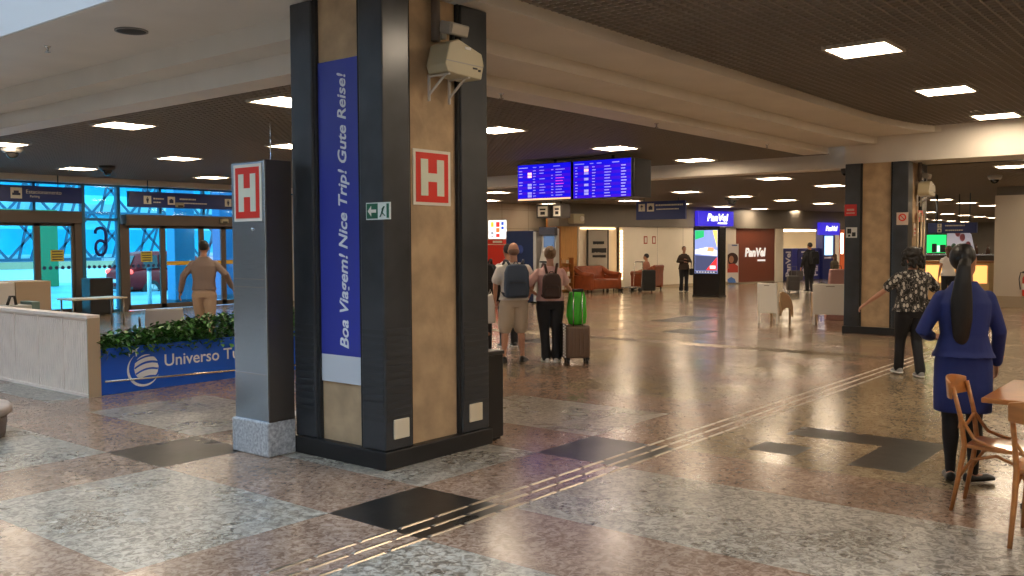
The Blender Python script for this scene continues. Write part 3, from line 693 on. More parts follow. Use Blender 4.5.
# ---- emergency light box on its bracket
def heater(lab, x, y, z, s=1.0, flip=1):
    """beige two-lamp emergency lighting unit projecting from the column face (face looks to -y)"""
    t = thing('emergency_light_unit', lab, 'emergency light', (x, y, z))
    body = mat('unit_beige', (0.50, 0.44, 0.29), 0.45); grey_ = mat('unit_grey', (0.36, 0.34, 0.30), 0.5)
    out = [(-0.20*s, -0.04), (-0.14*s, 0.14*s), (-0.02, 0.19*s), (0.30*s, 0.10*s), (0.33*s, 0.0), (0.29*s, -0.14*s), (-0.05*s, -0.13*s), (-0.17*s, -0.12*s)]
    MB().prism(out, lambda u, v, d: V((u, -d, v)), 0.02, 0.27*s).build('housing', body, t, bevel=0.008)
    MB().box(-0.19*s, -0.272*s, -0.02, 0.31*s, -0.266*s, -0.012).build('seam', grey_, t)
    m_ = MB().box(0.06*s, -0.276*s, 0.11*s, 0.14*s, -0.268*s, 0.135*s); m_.build('label_plate', white, t)
    m_ = MB().box(0.17*s, -0.276*s, -0.055*s, 0.23*s, -0.268*s, -0.04*s).box(0.245*s, -0.276*s, -0.07*s, 0.275*s, -0.268*s, -0.05*s); m_.build('button', black, t)
    m_ = MB().obox(Matrix.Translation((0.06*s, -0.14*s, 0.31*s)) @ Matrix.Rotation(0.25, 4, 'X'), 0.26*s, 0.14*s, 0.11*s); l = m_.build('lamp_head', grey_, t, bevel=0.01)
    MB().obox(Matrix.Translation((0.06*s, -0.214*s, 0.292*s)) @ Matrix.Rotation(0.25, 4, 'X'), 0.22*s, 0.008, 0.08*s).build('lamp_glass', mat('lamp_glass', (0.55, 0.5, 0.42), 0.1), l)
    MB().cyl((0.05*s, -0.12*s, 0.13*s), (0.05*s, -0.12*s, 0.27*s), 0.02).build('lamp_neck', black, t)
    for u in (-0.15*s, 0.12*s):
        m_ = MB()
        m_.bar((u, -0.012, -0.36*s), (u, -0.012, -0.12*s), 0.02, 0.012).bar((u, -0.02, -0.14*s), (u, -0.27*s, -0.14*s), 0.02, 0.012).bar((u, -0.015, -0.30*s), (u, -0.22*s, -0.14*s), 0.016, 0.012)
        m_.build('bracket', mat('bracket_white', (0.6, 0.56, 0.5), 0.5), t)
    m_ = MB().cyl((-0.08*s, -0.03, 0.19*s), (-0.08*s, -0.03, 0.62*s), 0.035); m_.build('conduit', mat('conduit_brown', (0.12, 0.09, 0.07), 0.4), t)
    m_ = MB().box(-0.03*s, -0.06, 0.22*s, 0.03*s, -0.005, 0.36*s); m_.build('socket_plate', signwhite, t, bevel=0.004)
    return t
heater('beige emergency light unit on brackets high on the big column', 5.08, 4.80, 2.94, 0.80)
# ---- steel hydrant cabinet on its granite block
t = thing('hydrant_cabinet', 'tall brushed steel hydrant cabinet post on a granite block beside the big column', 'cabinet', (4.2, 5.73, 0))
gw = mat('granite_block', (0.62, 0.62, 0.62), 0.55, c2=(0.30, 0.30, 0.31), scale=45, bump=0.2)
MB().box(0.0, 0.03, 0, 0.26, 0.49, 0.265).build('granite_base', gw, t, bevel=0.012)
MB().box(0.015, 0.045, 0.265, 0.255, 0.46, 2.23).build('steel_case', steel, t, bevel=0.006)
m_ = MB()
for z in (0.62, 1.28, 1.34): m_.box(0.012, 0.05, z, 0.016, 0.455, z+0.006)
m_.build('sheet_seam', mat('seam_bright', (0.75, 0.77, 0.8), 0.2, metal=1), t)
MB().cyl((0.012, 0.2, 1.72), (0.006, 0.2, 1.72), 0.012).build('lock', chrome, t)
MB().box(0.02, 0.03, 0.265, 0.25, 0.046, 2.235).build('side_cover', mat('side_brown', (0.10, 0.085, 0.075), 0.4, metal=0.5), t)
MB().cyl((0.12, 0.1, 2.23), (0.12, 0.1, 2.52), 0.006).build('supply_pipe', chrome, t)
hsign('red H hydrant sign on the tall steel cabinet', 'X', 4.213, -6.145, -5.80, 1.78, 2.21)
# ---- black litter bin half hidden behind the column
t = thing('litter_bin', 'black square litter bin standing against the far right side of the big column', 'bin', (5.64, 4.82, 0))
MB().box(0, 0, 0.02, 0.20, 0.5, 0.70).build('case', black, t, bevel=0.01)
MB().box(-0.003, -0.01, 0.70, 0.205, 0.51, 0.73).build('lid', mat('bin_lid', (0.03, 0.03, 0.03), 0.3), t, bevel=0.006)
MB().box(0.02, 0.02, 0, 0.18, 0.48, 0.02).build('foot', blackm, t)
# ================================================================ ENTRANCE SIDE FURNITURE
# ---- ribbed cream screen
t = thing('low_partition', 'low cream ribbed partition wall enclosing the planter area at the left', 'partition', (4.73, 9.58, 0))
rib = mat('rib_cream', (0.92, 0.77, 0.66), 0.5, var=0.03)
m_ = MB().box(0.02, 0, 0.02, 0.13, 4.6, 0.83)
for i in range(92): m_.box(0.014, 0.01+i*0.05, 0.04, 0.022, 0.01+i*0.05+0.036, 0.80)
for i in range(8): m_.box(0.004, 0.55+i*0.6, 0.03, 0.022, 0.575+i*0.6, 0.82)
m_.build('ribbed_panel', rib, t)
MB().box(-0.005, -0.01, 0.83, 0.14, 4.6, 0.87).build('top_rail', rib, t, bevel=0.006)
MB().box(0.0, -0.015, 0, 0.135, 0.0, 0.84).build('end_trim', mat('end_beige', (0.50, 0.37, 0.24), 0.5), t)
MB().box(0.0, 0, 0, 0.13, 4.6, 0.03).build('foot_rail', rib, t)
# ---- blue planter
t = thing('planter_box', 'long blue planter box with white globe logo and Universo lettering', 'planter', (4.87, 9.6, 0))
pb = mat('planter_blue', (0.004, 0.11, 0.68), 0.35)
m_ = MB().box(0, 0, 0.0, 3.4, 0.03, 0.50).box(0, 0.33, 0, 3.4, 0.36, 0.50).box(0, 0.03, 0, 0.03, 0.33, 0.5).box(3.37, 0.03, 0, 3.4, 0.33, 0.5)
m_.build('box', pb, t, bevel=0.004)
MB().box(0.03, 0.03, 0.1, 3.37, 0.33, 0.44).build('soil', mat('soil', (0.05, 0.035, 0.025), 0.95), t)
lw = mat('logo_white', (0.82, 0.85, 0.88), 0.5); FPl = frame('Y', 0)
text('lettering', 'Universo Tu', FPl, 1.235, 0.305, 0.001, width=0.97, height=0.135, m=lw, parent=t, bold=0.01)
g = MB(); cx, cz, R_ = 0.53, 0.25, 0.145
def arc_band(mb, cx, cz, r0, r1, a0, a1, F, d0, d1, n=24, fx=1.0, rot=0):
    pts = []
    ca, sa = math.cos(rot), math.sin(rot)
    for k in range(n+1):
        a = a0+(a1-a0)*k/n
        tt = k/n; w_ = (r1-r0)*math.sin(pi*min(max(tt, 0.02), 0.98))
        pts.append((a, r0, r0+w_))
    for k in range(n):
        q = []
        for (a, i, o) in (pts[k], pts[k+1]): q.append((a, i, o))
        vs = []
        for dd in (d0, d1):
            for a, r in ((q[0][0], q[0][1]), (q[1][0], q[1][1]), (q[1][0], q[1][2]), (q[0][0], q[0][2])):
                x, z = r*math.cos(a)*fx, r*math.sin(a); vs.append(F(cx+x*ca-z*sa, cz+x*sa+z*ca, dd))
        mb.add(vs, [(0,1,2,3),(7,6,5,4),(0,4,5,1),(1,5,6,2),(2,6,7,3),(3,7,4,0)])
# globe: white swooping bands clipped to the disc
for lo, hi in ((-0.9, -0.45), (-0.30, 0.05), (0.22, 0.52), (0.66, 0.95)):
    n = 24; vs = []; 
    for k in range(n+1):
        u = -1+2*k/n
        lim = math.sqrt(max(0, 1-u*u)); sw = 0.28*(1-u*u)+0.18*u
        a = max(-lim, min(lim, lo+sw*0.9)); b_ = max(-lim, min(lim, hi+sw*0.9)); vs.append((u, a, b_))
    for k in range(n):
        if vs[k][2]-vs[k][1] < 0.02 and vs[k+1][2]-vs[k+1][1] < 0.02: continue
        g.prism([(cx+vs[k][0]*R_, cz+vs[k][1]*R_), (cx+vs[k+1][0]*R_, cz+vs[k+1][1]*R_), (cx+vs[k+1][0]*R_, cz+vs[k+1][2]*R_), (cx+vs[k][0]*R_, cz+vs[k][2]*R_)], FPl, 0.001, 0.004)
arc_band(g, cx-0.02, cz, 0.185, 0.215, math.radians(130), math.radians(330), FPl, 0.001, 0.004)
px, pz = 0.39, 0.425    # little aeroplane
for poly in ([(-.055,-.02),(.05,.045),(.06,.06),(.04,.055),(-.06,-.01)], [(-.01,.01),(-.06,.035),(-.05,.04),(.02,.03)], [(.01,.015),(.02,-.045),(.03,-.04),(.035,.03)], [(-.05,-.015),(-.07,.0),(-.06,-.02),(-.055,-.045)]):
    g.prism([(px+a, pz+b_) for a, b_ in poly], FPl, 0.001, 0.004)
g.build('globe_logo', lw, t)
m_ = MB().tube([(0.02, -0.07, 0.155), (3.3, -0.07, 0.05)], 0.012).cyl((0.30, -0.07, 0.146), (0.30, 0.0, 0.146), 0.012).cyl((1.45, -0.07, 0.11), (1.45, 0, 0.11), 0.012).cyl((2.9, -0.07, 0.06), (2.9, 0, 0.06), 0.012)
m_.build('bumper_rail', mat('rail_steel', (0.62, 0.55, 0.44), 0.25, metal=1), t)
def foliage(x0, x1, y0, y1, zf, n, seed):
    rnd = random.Random(seed); mb = MB()
    for i in range(n):
        x = rnd.uniform(x0, x1); y = rnd.uniform(y0, y1); z = rnd.uniform(0.42, zf(x)); 
        L_ = rnd.uniform(0.05, 0.085); a = rnd.uniform(0, 2*pi); tl = rnd.uniform(-0.9, 0.9); w_ = L_*0.33
        d = V((math.cos(a)*math.cos(tl), math.sin(a)*math.cos(tl), math.sin(tl))); s_ = d.cross(V((0.1, 0.2, 1))).normalized(); up_ = s_.cross(d)
        c = V((x, y, z)); k = rnd.choice((0, 0, 1, 2))
        p = [c, c+d*L_*0.3+s_*w_*0.8+up_*0.006, c+d*L_*0.65+s_*w_*0.8, c+d*L_-up_*0.012, c+d*L_*0.65-s_*w_*0.8, c+d*L_*0.3-s_*w_*0.8+up_*0.006, c+d*L_*0.5-up_*0.008]
        mb.add(p, [(0,1,6),(1,2,6),(2,3,6),(3,4,6),(4,5,6),(5,0,6)], k, True)
    return mb
fol = foliage(0.0, 3.4, -0.04, 0.36, lambda x: 0.60+min(0.17, x*0.11), 5200, 3)
fol.build('foliage', [mat('leaf_green', (0.06, 0.21, 0.04), 0.45), mat('leaf_light', (0.13, 0.34, 0.07), 0.45), mat('leaf_dark', (0.015, 0.06, 0.015), 0.5)], t)
# ---- white reception counter at the far left
t = thing('reception_counter', 'white and beige counter at the far left behind the cream partition', 'counter', (3.98, 15.0, 0))
MB().box(0, 0, 0.05, 2.32, 0.7, 1.04).build('white_body', offwhite, t, bevel=0.01)
MB().box(2.32, -0.02, 0.05, 2.86, 0.72, 1.05).build('beige_end', mat('counter_beige', (0.50, 0.38, 0.25), 0.5), t, bevel=0.01)
MB().box(0.05, 0.05, 0, 2.8, 0.65, 0.05).build('plinth', blackm, t)
t = thing('desk_basket', 'small grey green desk tray with a dark handle in front of the white counter', 'tray', (5.5, 13.4, 0))
MB().box(-0.5, 0, 0, 0.35, 0.4, 0.78).build('stand', mat('tray_stand', (0.45, 0.46, 0.42), 0.5), t, bevel=0.01)
MB().box(0.35, 0.02, 0.6, 0.47, 0.38, 0.82).build('tray', mat('tray_green', (0.14, 0.22, 0.19), 0.5), t, bevel=0.01)
MB().tube([(0.08, 0.15, 0.78), (0.12, 0.15, 0.90), (0.18, 0.15, 0.90), (0.2, 0.15, 0.78)], 0.02).build('handle', black, t)
# ---- black monitor stand and side table
t = thing('black_kiosk', 'black square cabinet in front of the fixed glass panel with the number', 'cabinet', (10.35, 20.75, 0))
MB().box(0, 0, 0.04, 0.55, 0.4, 0.86).build('case', black, t, bevel=0.01); MB().box(0.03, 0.03, 0, 0.52, 0.37, 0.04).build('foot', blackm, t)
t = thing('side_table', 'thin pale topped side table in front of the black cabinet by the glass doors', 'table', (8.6, 18.0, 0))
MB().box(0, 0, 0.53, 1.15, 0.6, 0.56).build('tabletop', mat('table_pale', (0.62, 0.52, 0.34), 0.4), t, bevel=0.005)
for x, y in ((0.06, 0.06), (1.09, 0.06), (0.06, 0.54), (1.09, 0.54)): MB().cyl((x, y, 0), (x, y, 0.53), 0.018).build('leg', mat('leg_grey', (0.25, 0.23, 0.2), 0.4, metal=0.8), t)
# ---- mesh office chairs
def office_chair(x, y, rz, lab, h=0.78):
    t = thing('office_chair', lab, 'chair', (x, y, 0), rz)
    m_ = MB(); rings = []
    for k in range(9):
        z = 0.50+(h-0.50)*k/8; w_ = 0.24-0.015*(k/8)**3
        rings.append([(-w_, -0.20-0.02*k/8, z), (0, -0.24-0.03*k/8, z), (w_, -0.20-0.02*k/8, z), (w_, -0.18-0.02*k/8, z), (0, -0.215-0.03*k/8, z), (-w_, -0.18-0.02*k/8, z)])
    m_.loft(rings).build('backrest', mat('mesh_grey', (0.50, 0.47, 0.42), 0.7), t)
    MB().box(-0.23, -0.2, 0.42, 0.23, 0.25, 0.48).build('seat', mat('seat_grey', (0.36, 0.35, 0.33), 0.8), t, bevel=0.02)
    for s_ in (-1, 1):
        MB().tube([(s_*0.24, -0.15, 0.45), (s_*0.29, -0.12, 0.52), (s_*0.30, -0.05, 0.63), (s_*0.30, 0.2, 0.64), (s_*0.29, 0.22, 0.46)], 0.013).build('armrest', black, t)
    MB().cyl((0, 0, 0.10), (0, 0, 0.42), 0.03).build('gas_column', black, t)
    for k in range(5):
        a = 2*pi*k/5; f = MB().bar((0, 0, 0.11), (0.27*math.cos(a), 0.27*math.sin(a), 0.07), 0.035, 0.03).build('base_arm', black, t)
        MB().cyl((0.27*math.cos(a)-0.012, 0.27*math.sin(a), 0.03), (0.27*math.cos(a)+0.012, 0.27*math.sin(a), 0.03), 0.03).build('caster', black, f)
    return t
office_chair(6.62, 11.3, math.radians(-28), 'pale mesh backed office chair with black arms behind the blue planter')
# ---- ceiling fittings
def dome(x, y, z, lab, r=0.11, c='cam_white', cc=(0.6, 0.58, 0.55)):
    t = thing('dome_camera', lab, 'security camera', (x, y, z))
    MB().lathe([(0.001, 0.0), (r, 0.0), (r, -0.05), (r*0.8, -0.09), (0.001, -0.09)]).build('housing', mat(c, cc, 0.4), t)
    MB().ell((0, 0, -0.09), (r*0.62, r*0.62, r*0.62)).build('dome', mat('cam_glass', (0.02, 0.02, 0.02), 0.05), t)
dome(6.62, 15.72, ZL, 'pale dome camera hanging from the lattice ceiling at the far left edge', 0.16)
dome(9.42, 18.06, ZL, 'dark ceiling dome camera above the left hanging sign by the glass doors', 0.16, 'cam_dark', (0.06, 0.06, 0.06))
dome(25.2, 12.1, ZF, 'dark dome camera among the far ceiling lights above the second blue shop sign', 0.22, 'cam_dark2', (0.08, 0.07, 0.06))
dome(20.6, 4.2, ZF, 'small white dome camera under the dark ceiling right of the second column', 0.13)
t = thing('ceiling_speaker', 'round black speaker grille in the cream soffit at upper left', 'speaker', (4.15, 7.49, 3.42))
MB().lathe([(0.001, 0.0), (0.125, 0.0), (0.125, -0.008), (0.11, -0.012), (0.001, -0.012)], seg=32).build('grille', mat('grille_dark', (0.03, 0.03, 0.03), 0.7), t)
MB().lathe([(0.125, 0.0), (0.135, 0.0), (0.135, -0.01), (0.125, -0.01)], seg=32).build('rim', mat('rim_grey', (0.2, 0.19, 0.18), 0.5), t)
for x, y, z, lab in ((3.98, 8.65, 3.42, 'small sprinkler head in the cream soffit near the speaker grille'), (7.56, 6.25, 3.18, 'small sprinkler under the cream beam just right of the big column'),
                (10.77, 6.25, 3.18, 'small sprinkler under the middle of the right cream beam'), (14.28, 6.25, 3.18, 'small sprinkler under the far end of the right cream beam')):
    t = thing('sprinkler', lab, 'sprinkler', (x, y, z))
    MB().lathe([(0.03, 0), (0.03, -0.006), (0.012, -0.01), (0.010, -0.05), (0.001, -0.05)], seg=12).build('body', chrome, t)
    MB().lathe([(0.001, -0.05), (0.026, -0.052), (0.026, -0.056), (0.001, -0.056)], seg=12).build('deflector', chrome, t)
# ---- stone bench at the left edge
t = thing('round_bench', 'round stone bench cut off by the left edge of the view', 'bench', (2.93, 8.47, 0))
st = mat('bench_stone', (0.38, 0.30, 0.25), 0.5, var=0.2, scale=9)
MB().lathe([(0.001, 0.18), (0.50, 0.18), (0.53, 0.20), (0.53, 0.25), (0.51, 0.27), (0.30, 0.27), (0.28, 0.24), (0.001, 0.24)], seg=48).build('slab', st, t)
MB().lathe([(0.001, 0.0), (0.47, 0.0), (0.48, 0.04), (0.495, 0.18), (0.001, 0.18)], seg=48).build('drum', mat('drum_brown', (0.12, 0.09, 0.075), 0.5), t)
# ================================================================ MIDDLE
# ---- flight information screens
scr = thing('flight_display', 'pair of blue flight information screens with a black side, hung from the ceiling', 'screen', (14.0, 0, 0))
FS = frame('X', 0)
MB().box(0.03, 8.58, 2.42, 0.60, 11.16, 3.10).build('housing', black, scr, bevel=0.01)
blue_e = mat('screen_blue', (0.002, 0.002, 0.03), 0.7, emit=0.8, ecol=(0.006, 0.004, 0.62), spec=0.08); vio = mat('screen_violet', (0.002, 0.002, 0.03), 0.7, emit=0.8, ecol=(0.04, 0.003, 0.55), spec=0.08)
ltx = mat('screen_text', (0.3, 0.3, 0.5), 0.3, emit=0.5, ecol=(0.30, 0.30, 0.95)); pkx = mat('screen_pink', (0.9, 0.5, 0.5), 0.3, emit=0.9, ecol=(1, 0.45, 0.45)); mgx = mat('screen_magenta', (0.5, 0.05, 0.4), 0.3, emit=0.8, ecol=(0.6, 0.03, 0.45))
tan_e = mat('screen_tan', (0.8, 0.5, 0.3), 0.3, emit=0.9, ecol=(0.8, 0.42, 0.2))
rnd = random.Random(5)
for si, (u0, u1) in enumerate(((-11.15, -9.89), (-9.85, -8.60))):
    m_ = MB(); rect(m_, FS, u0, 2.41, u1, 3.11, 0.0, 0.035); s_ = m_.build('screen', [black], scr, bevel=0.004)
    m_ = MB(); z0, z1 = 2.425, 3.095
    rect(m_, FS, u0+.012, z0, u1-.012, z1, 0.036, 0.038, 0)
    nrow = 11; rh = (z1-0.09-z0)/nrow
    for r_ in range(nrow):
        zc = z1-0.09-rh*(r_+0.5)
        if r_ % 2 == 0: rect(m_, FS, u0+.012, zc-rh*0.5, u1-.012, zc+rh*0.5, 0.038, 0.039, 1)
    m_.build('picture', [blue_e, vio], s_)
    m_ = MB(); W_ = u1-u0
    for c_ in ((0.03, 0.10, 0), (0.30, 0.36, 0), (0.42, 0.54, 0), (0.64, 0.68, 0), (0.72, 0.9, 0)) if si == 0 else ((0.04, 0.09, 0), (0.34, 0.40, 0), (0.55, 0.68, 0), (0.83, 0.92, 0)):
        for r_ in range(nrow):
            zc = z1-0.09-rh*(r_+0.5)
            if rnd.random() < 0.12: continue
            e = c_[0]+(c_[1]-c_[0])*rnd.uniform(0.6, 1)
            k = 2 if (si == 0 and c_[0] > 0.7 and r_ in (3, 4, 5)) else 0
            rect(m_, FS, u0+W_*c_[0], zc-0.007, u0+W_*e, zc+0.007, 0.039, 0.040, k)
    for a_, b_ in ((0.03, 0.2), (0.30, 0.36), (0.42, 0.5), (0.68, 0.8)): rect(m_, FS, u0+W_*a_, z1-0.06, u0+W_*b_, z1-0.045, 0.039, 0.040, 0)
    m_.build('text_rows', [ltx, pkx, mgx], s_, kind='stuff')
    m_ = MB()
    for r_ in ((1, 2, 5, 6, 8, 9) if si == 0 else (0, 1, 2, 4, 6, 8, 9)):
        zc = z1-0.09-rh*(r_+0.5); rect(m_, FS, u0+W_*.20, zc-rh*0.42, u0+W_*.275, zc+rh*0.42, 0.039, 0.041, 1 if r_ in ((1, 2) if si == 0 else (1,)) else 0)
    m_.build('airline_badges', [ltx, pkx], s_)
    if si == 0: m_ = MB(); rect(m_, FS, u0+.02, z0, u1-.012, z0+0.03, 0.039, 0.042); m_.build('ticker_bar', tan_e, s_)
for y in (10.5, 9.2): MB().cyl((0.3, y, 3.1), (0.3, y, 3.25), 0.03).build('pole', black, scr)
m_ = MB(); m_.tube([(-0.1, 8.6, 3.21), (0.1, 9.8, 3.17), (0.3, 11.2, 3.21)], 0.006); m_.build('cable', black, scr)
# ---- hanging direction sign
hang_sign('dark blue hanging direction sign with white pictograms right of the flight screens', 'X', 24.0, -14.62, -12.98, 2.30, 2.84, ZF,
          [('arrow', -14.42, 2.66, 0.22, ''), ('bag', -14.12, 2.66, 0.24, ''), ('line', -13.5, 2.72, 0.06, 0.9), ('line', -13.55, 2.60, 0.045, 0.75)])
# ---- ticket machines, red cabinet, posters
t = thing('ticket_machine', 'tall dark blue self-service machine behind the bald man with the backpack', 'kiosk', (19.7, 15.2, 0))
MB().box(0, 0.0, 0.04, 0.35, 0.95, 1.95).build('cabinet', mat('machine_navy', (0.012, 0.018, 0.06), 0.3), t, bevel=0.02)
MB().box(-0.006, -0.10, 0.04, 0.36, 0.0, 1.93).build('side_trim', mat('machine_silver', (0.5, 0.48, 0.44), 0.35, metal=0.4), t, bevel=0.01)
m_ = MB(); m_.lathe([(0.10, -0.003), (0.115, -0.003), (0.115, 0.003), (0.10, 0.003)], seg=28)
m_.v = [(-0.006+z, 0.45+x, 1.45+y) for x, y, z in m_.v]; m_.build('emblem_ring', mat('machine_blue', (0.03, 0.05, 0.2), 0.4), t)
MB().box(0.03, 0.05, 0, 0.3, 0.9, 0.04).build('foot', black, t)
t = thing('cash_machine', 'silver cash machine with a small dark screen behind the woman in pink', 'cash machine', (19.75, 14.55, 0))
MB().prism([(-0.0, 0), (0.25, 0), (0.25, 2.0), (0.14, 2.0), (0.08, 1.35), (-0.02, 1.1)], lambda u, v, d: V((u, d, v)), 0, 0.48).build('body', mat('machine_silver', (0.5, 0.48, 0.44), 0.35, metal=0.4), t, bevel=0.015)
MB().box(0.0, -0.02, 1.82, 0.14, 0.50, 2.04).build('hood', mat('machine_hood', (0.05, 0.05, 0.07), 0.4), t, bevel=0.01)
MB().box(0.055, 0.06, 1.50, 0.10, 0.38, 1.80).build('screen', mat('atm_screen', (0.08, 0.12, 0.2), 0.2, emit=0.4, ecol=(0.12, 0.2, 0.35)), t)
MB().box(0.04, 0.06, 1.40, 0.09, 0.40, 1.46).build('card_panel', offwhite, t)
MB().box(-0.12, 0.08, 1.10, 0.0, 0.40, 1.14).build('keypad', black, t, bevel=0.008)
t = thing('red_cabinet', 'bright red cabinet with a white band at the right edge of the big column', 'cabinet', (20.1, 16.55, 0))
MB().box(0, 0, 0.05, 0.5, 0.9, 1.58).build('body', mat('cabinet_red', (0.62, 0.03, 0.015), 0.4), t, bevel=0.015)
MB().box(-0.006, 0.04, 1.60, 0.5, 0.86, 1.72).build('header', mat('cabinet_red', (0.62, 0.03, 0.015), 0.4), t)
m_ = MB(); rect(m_, frame('X', -0.006), -0.4, 1.63, -0.06, 1.69, 0, 0.004); m_.build('header_lettering_band', signwhite, t)
MB().box(0.03, 0.03, 0, 0.47, 0.87, 0.05).build('foot', black, t)
t = thing('lit_poster', 'bright lit poster with yellow, red and blue squares above the red cabinet', 'poster', (20.1, 16.5, 1.75))
MB().box(0, 0, 0, 0.06, 0.62, 0.52).build('light_box', mat('poster_white', (0.9, 0.9, 0.9), 0.4, emit=0.8), t, bevel=0.005)
for y, z, w_, h, c in ((0.42, 0.33, 0.10, 0.14, 'yellow'), (0.42, 0.13, 0.10, 0.06, 'grey'), (0.42, 0.05, 0.1, 0.04, 'grey'), (0.20, 0.33, 0.13, 0.14, 'red'), (0.20, 0.18, 0.13, 0.12, 'orange'), (0.20, 0.04, 0.13, 0.10, 'red'), (0.05, 0.38, 0.09, 0.09, 'blue'), (0.05, 0.26, 0.09, 0.08, 'blue')):
    cc = dict(yellow=(0.85, 0.75, 0.05), grey=(0.3, 0.3, 0.35), red=(0.8, 0.05, 0.04), orange=(0.85, 0.25, 0.05), blue=(0.02, 0.1, 0.6))[c]
    MB().box(-0.006, y, z, -0.001, y+w_, z+h).build('poster_square', mat('poster_'+c, cc, 0.4, emit=0.5), t)
for y0, y1, lab in ((16.38, 16.85, 'wide dark sign cube with a white restroom pictogram left of the wooden pillar'), (15.93, 16.26, 'narrow dark sign cube with a white restroom pictogram beside the wooden pillar')):
    t = thing('restroom_sign', lab, 'sign', (22.0, y0, 2.36)); w_ = y1-y0
    MB().box(0, 0, 0, 0.45, w_, 0.40).build('cube', mat('cube_dark', (0.06, 0.05, 0.045), 0.5), t, bevel=0.006)
    MB().cyl((0.2, w_/2, 0.4), (0.2, w_/2, ZF-2.36), 0.02).build('rod', black, t)
    F = frame('X', 0); m_ = MB(); rect(m_, F, -w_*0.88, 0.05, -w_*0.12, 0.35, 0.001, 0.006); m_.build('white_plate', signwhite, t)
    m_ = MB(); cxx = -w_/2; rect(m_, F, cxx-0.07*w_/0.4, 0.10, cxx+0.07*w_/0.4, 0.19, 0.006, 0.009); m_.build('pictogram', black, t)
    m_ = MB(); rect(m_, F, cxx-0.09*w_/0.4, 0.23, cxx+0.09*w_/0.4, 0.28, 0.006, 0.009); m_.build('pictogram', black, t)
# ---- wooden pillar
wood_l = mat('pillar_wood', (0.52, 0.27, 0.08), 0.45, var=0.12, scale=4, stretch=(6, 6, 0.6)); wood_d = mat('pillar_wood_dark', (0.36, 0.14, 0.035), 0.5)
t = thing('wooden_pillar', 'orange wood clad pillar between the cash machine and the lit niche', 'pillar', tuple(FW(-3.0, 0)), wa)
MB().box(-0.75, 0.05, 0, 0.0, 0.75, ZF).build('wood_cladding', wood_l, t)
MB().box(-0.76, 0.04, 0, -0.74, 0.76, ZF).build('dark_side', wood_d, t)
MB().box(-0.77, 0.02, 0, 0.01, 0.04, 0.08).build('base_trim', wood_d, t)
tt = thing('wall_lamp_unit', 'small beige emergency light unit on the wooden pillar', 'emergency light', tuple(FW(-3.22, 2.42, 0.1)), wa)
MB().box(-0.28, -0.22, -0.16, 0.22, 0.14, 0.16).build('housing', mat('unit_beige', (0.50, 0.44, 0.29), 0.45), tt, bevel=0.03)
MB().cyl((0.1, -0.235, 0), (0.1, -0.22, 0), 0.09).build('lens', signwhite, tt)
# magazine rack
t = thing('magazine_rack', 'wooden leaflet rack full of small leaflets at the foot of the wooden pillar', 'rack', tuple(FW(-4.16, 0, 0.42)), wa)
MB().box(0, 0.2, 0.02, 0.58, 0.26, 1.12).build('back_board', wood_l, t)
for s_ in (0, 0.55): MB().box(s_, 0.0, 0.0, s_+0.03, 0.26, 1.14).build('side_board', wood_d, t)
rnd = random.Random(11)
for k in range(5):
    z = 0.10+k*0.21; sh = MB().box(0.03, 0.0+k*0.03, z, 0.55, 0.22, z+0.02).build('shelf', wood_d, t)
    for j in range(3):
        c = rnd.choice(((0.6, 0.55, 0.45), (0.5, 0.3, 0.15), (0.3, 0.2, 0.12), (0.65, 0.6, 0.5), (0.35, 0.12, 0.06)))
        MB().box(0.06+j*0.15, 0.02+k*0.03, z+0.02, 0.17+j*0.15, 0.035+k*0.03, z+0.02+rnd.uniform(0.09, 0.15)).build('leaflet', mat('leaflet_%d' % int(c[0]*100), c, 0.5), sh)
# ---- lit niche with brand sign
nl = mat('niche_led', (1, 0.8, 0.55), 0.5, emit=3.0, ecol=(1, 0.72, 0.42))
m_ = MB(); rect(m_, FW, -2.95, 0, -0.85, 2.2, -0.35, -0.3); struct('wall_niche', m_, mat('niche_cream', (0.66, 0.58, 0.46), 0.5))
t = thing('niche_sign', 'grey panel with a dark three line brand name in the lit niche', 'sign', (0, 0, 0))
m_ = MB(); rect(m_, FW, -2.32, 0.0, -1.40, 2.08, -0.27, -0.22); m_.build('panel', mat('niche_grey', (0.40, 0.36, 0.30), 0.4), t)
for u in (-2.36, -1.39): m_ = MB(); rect(m_, FW, u, 0, u+0.03, 2.08, -0.26, -0.20); m_.build('dark_edge', black, t)
rnd = random.Random(3)
for z, h, w_, u0 in ((1.62, 0.11, 0.50, -2.10), (1.36, 0.16, 0.66, -2.16), (1.16, 0.09, 0.56, -2.12)):
    m_ = MB(); u = u0
    while u < u0+w_: 
        e = rnd.uniform(0.04, 0.07); rect(m_, FW, u, z-h/2*rnd.uniform(.7, 1), u+e, z+h/2, -0.22, -0.205); u += e+0.012
    m_.build('dark_letters', black, t)
for nm, q in (('left', (-2.90, 0.1, -2.84, 2.13)), ('right', (-0.98, 0.95, -0.92, 2.13)), ('top', (-2.84, 2.10, -0.98, 2.13))):
    t = MB(); rect(t, FW, q[0], q[1], q[2], q[3], -0.29, -0.25)
    if nm == 'right':
        t = MB()
        for k in range(14): rect(t, FW, -0.99, 0.35+k*0.125, -0.91, 0.43+k*0.125, -0.02, 0.03)
    o = t.build('led_strip', nl); tag(o, {'left': 'warm glowing light strip down the left edge of the niche', 'right': 'warm dotted light strip down the right edge of the niche', 'top': 'warm glowing light strip along the top of the niche'}[nm], 'light')
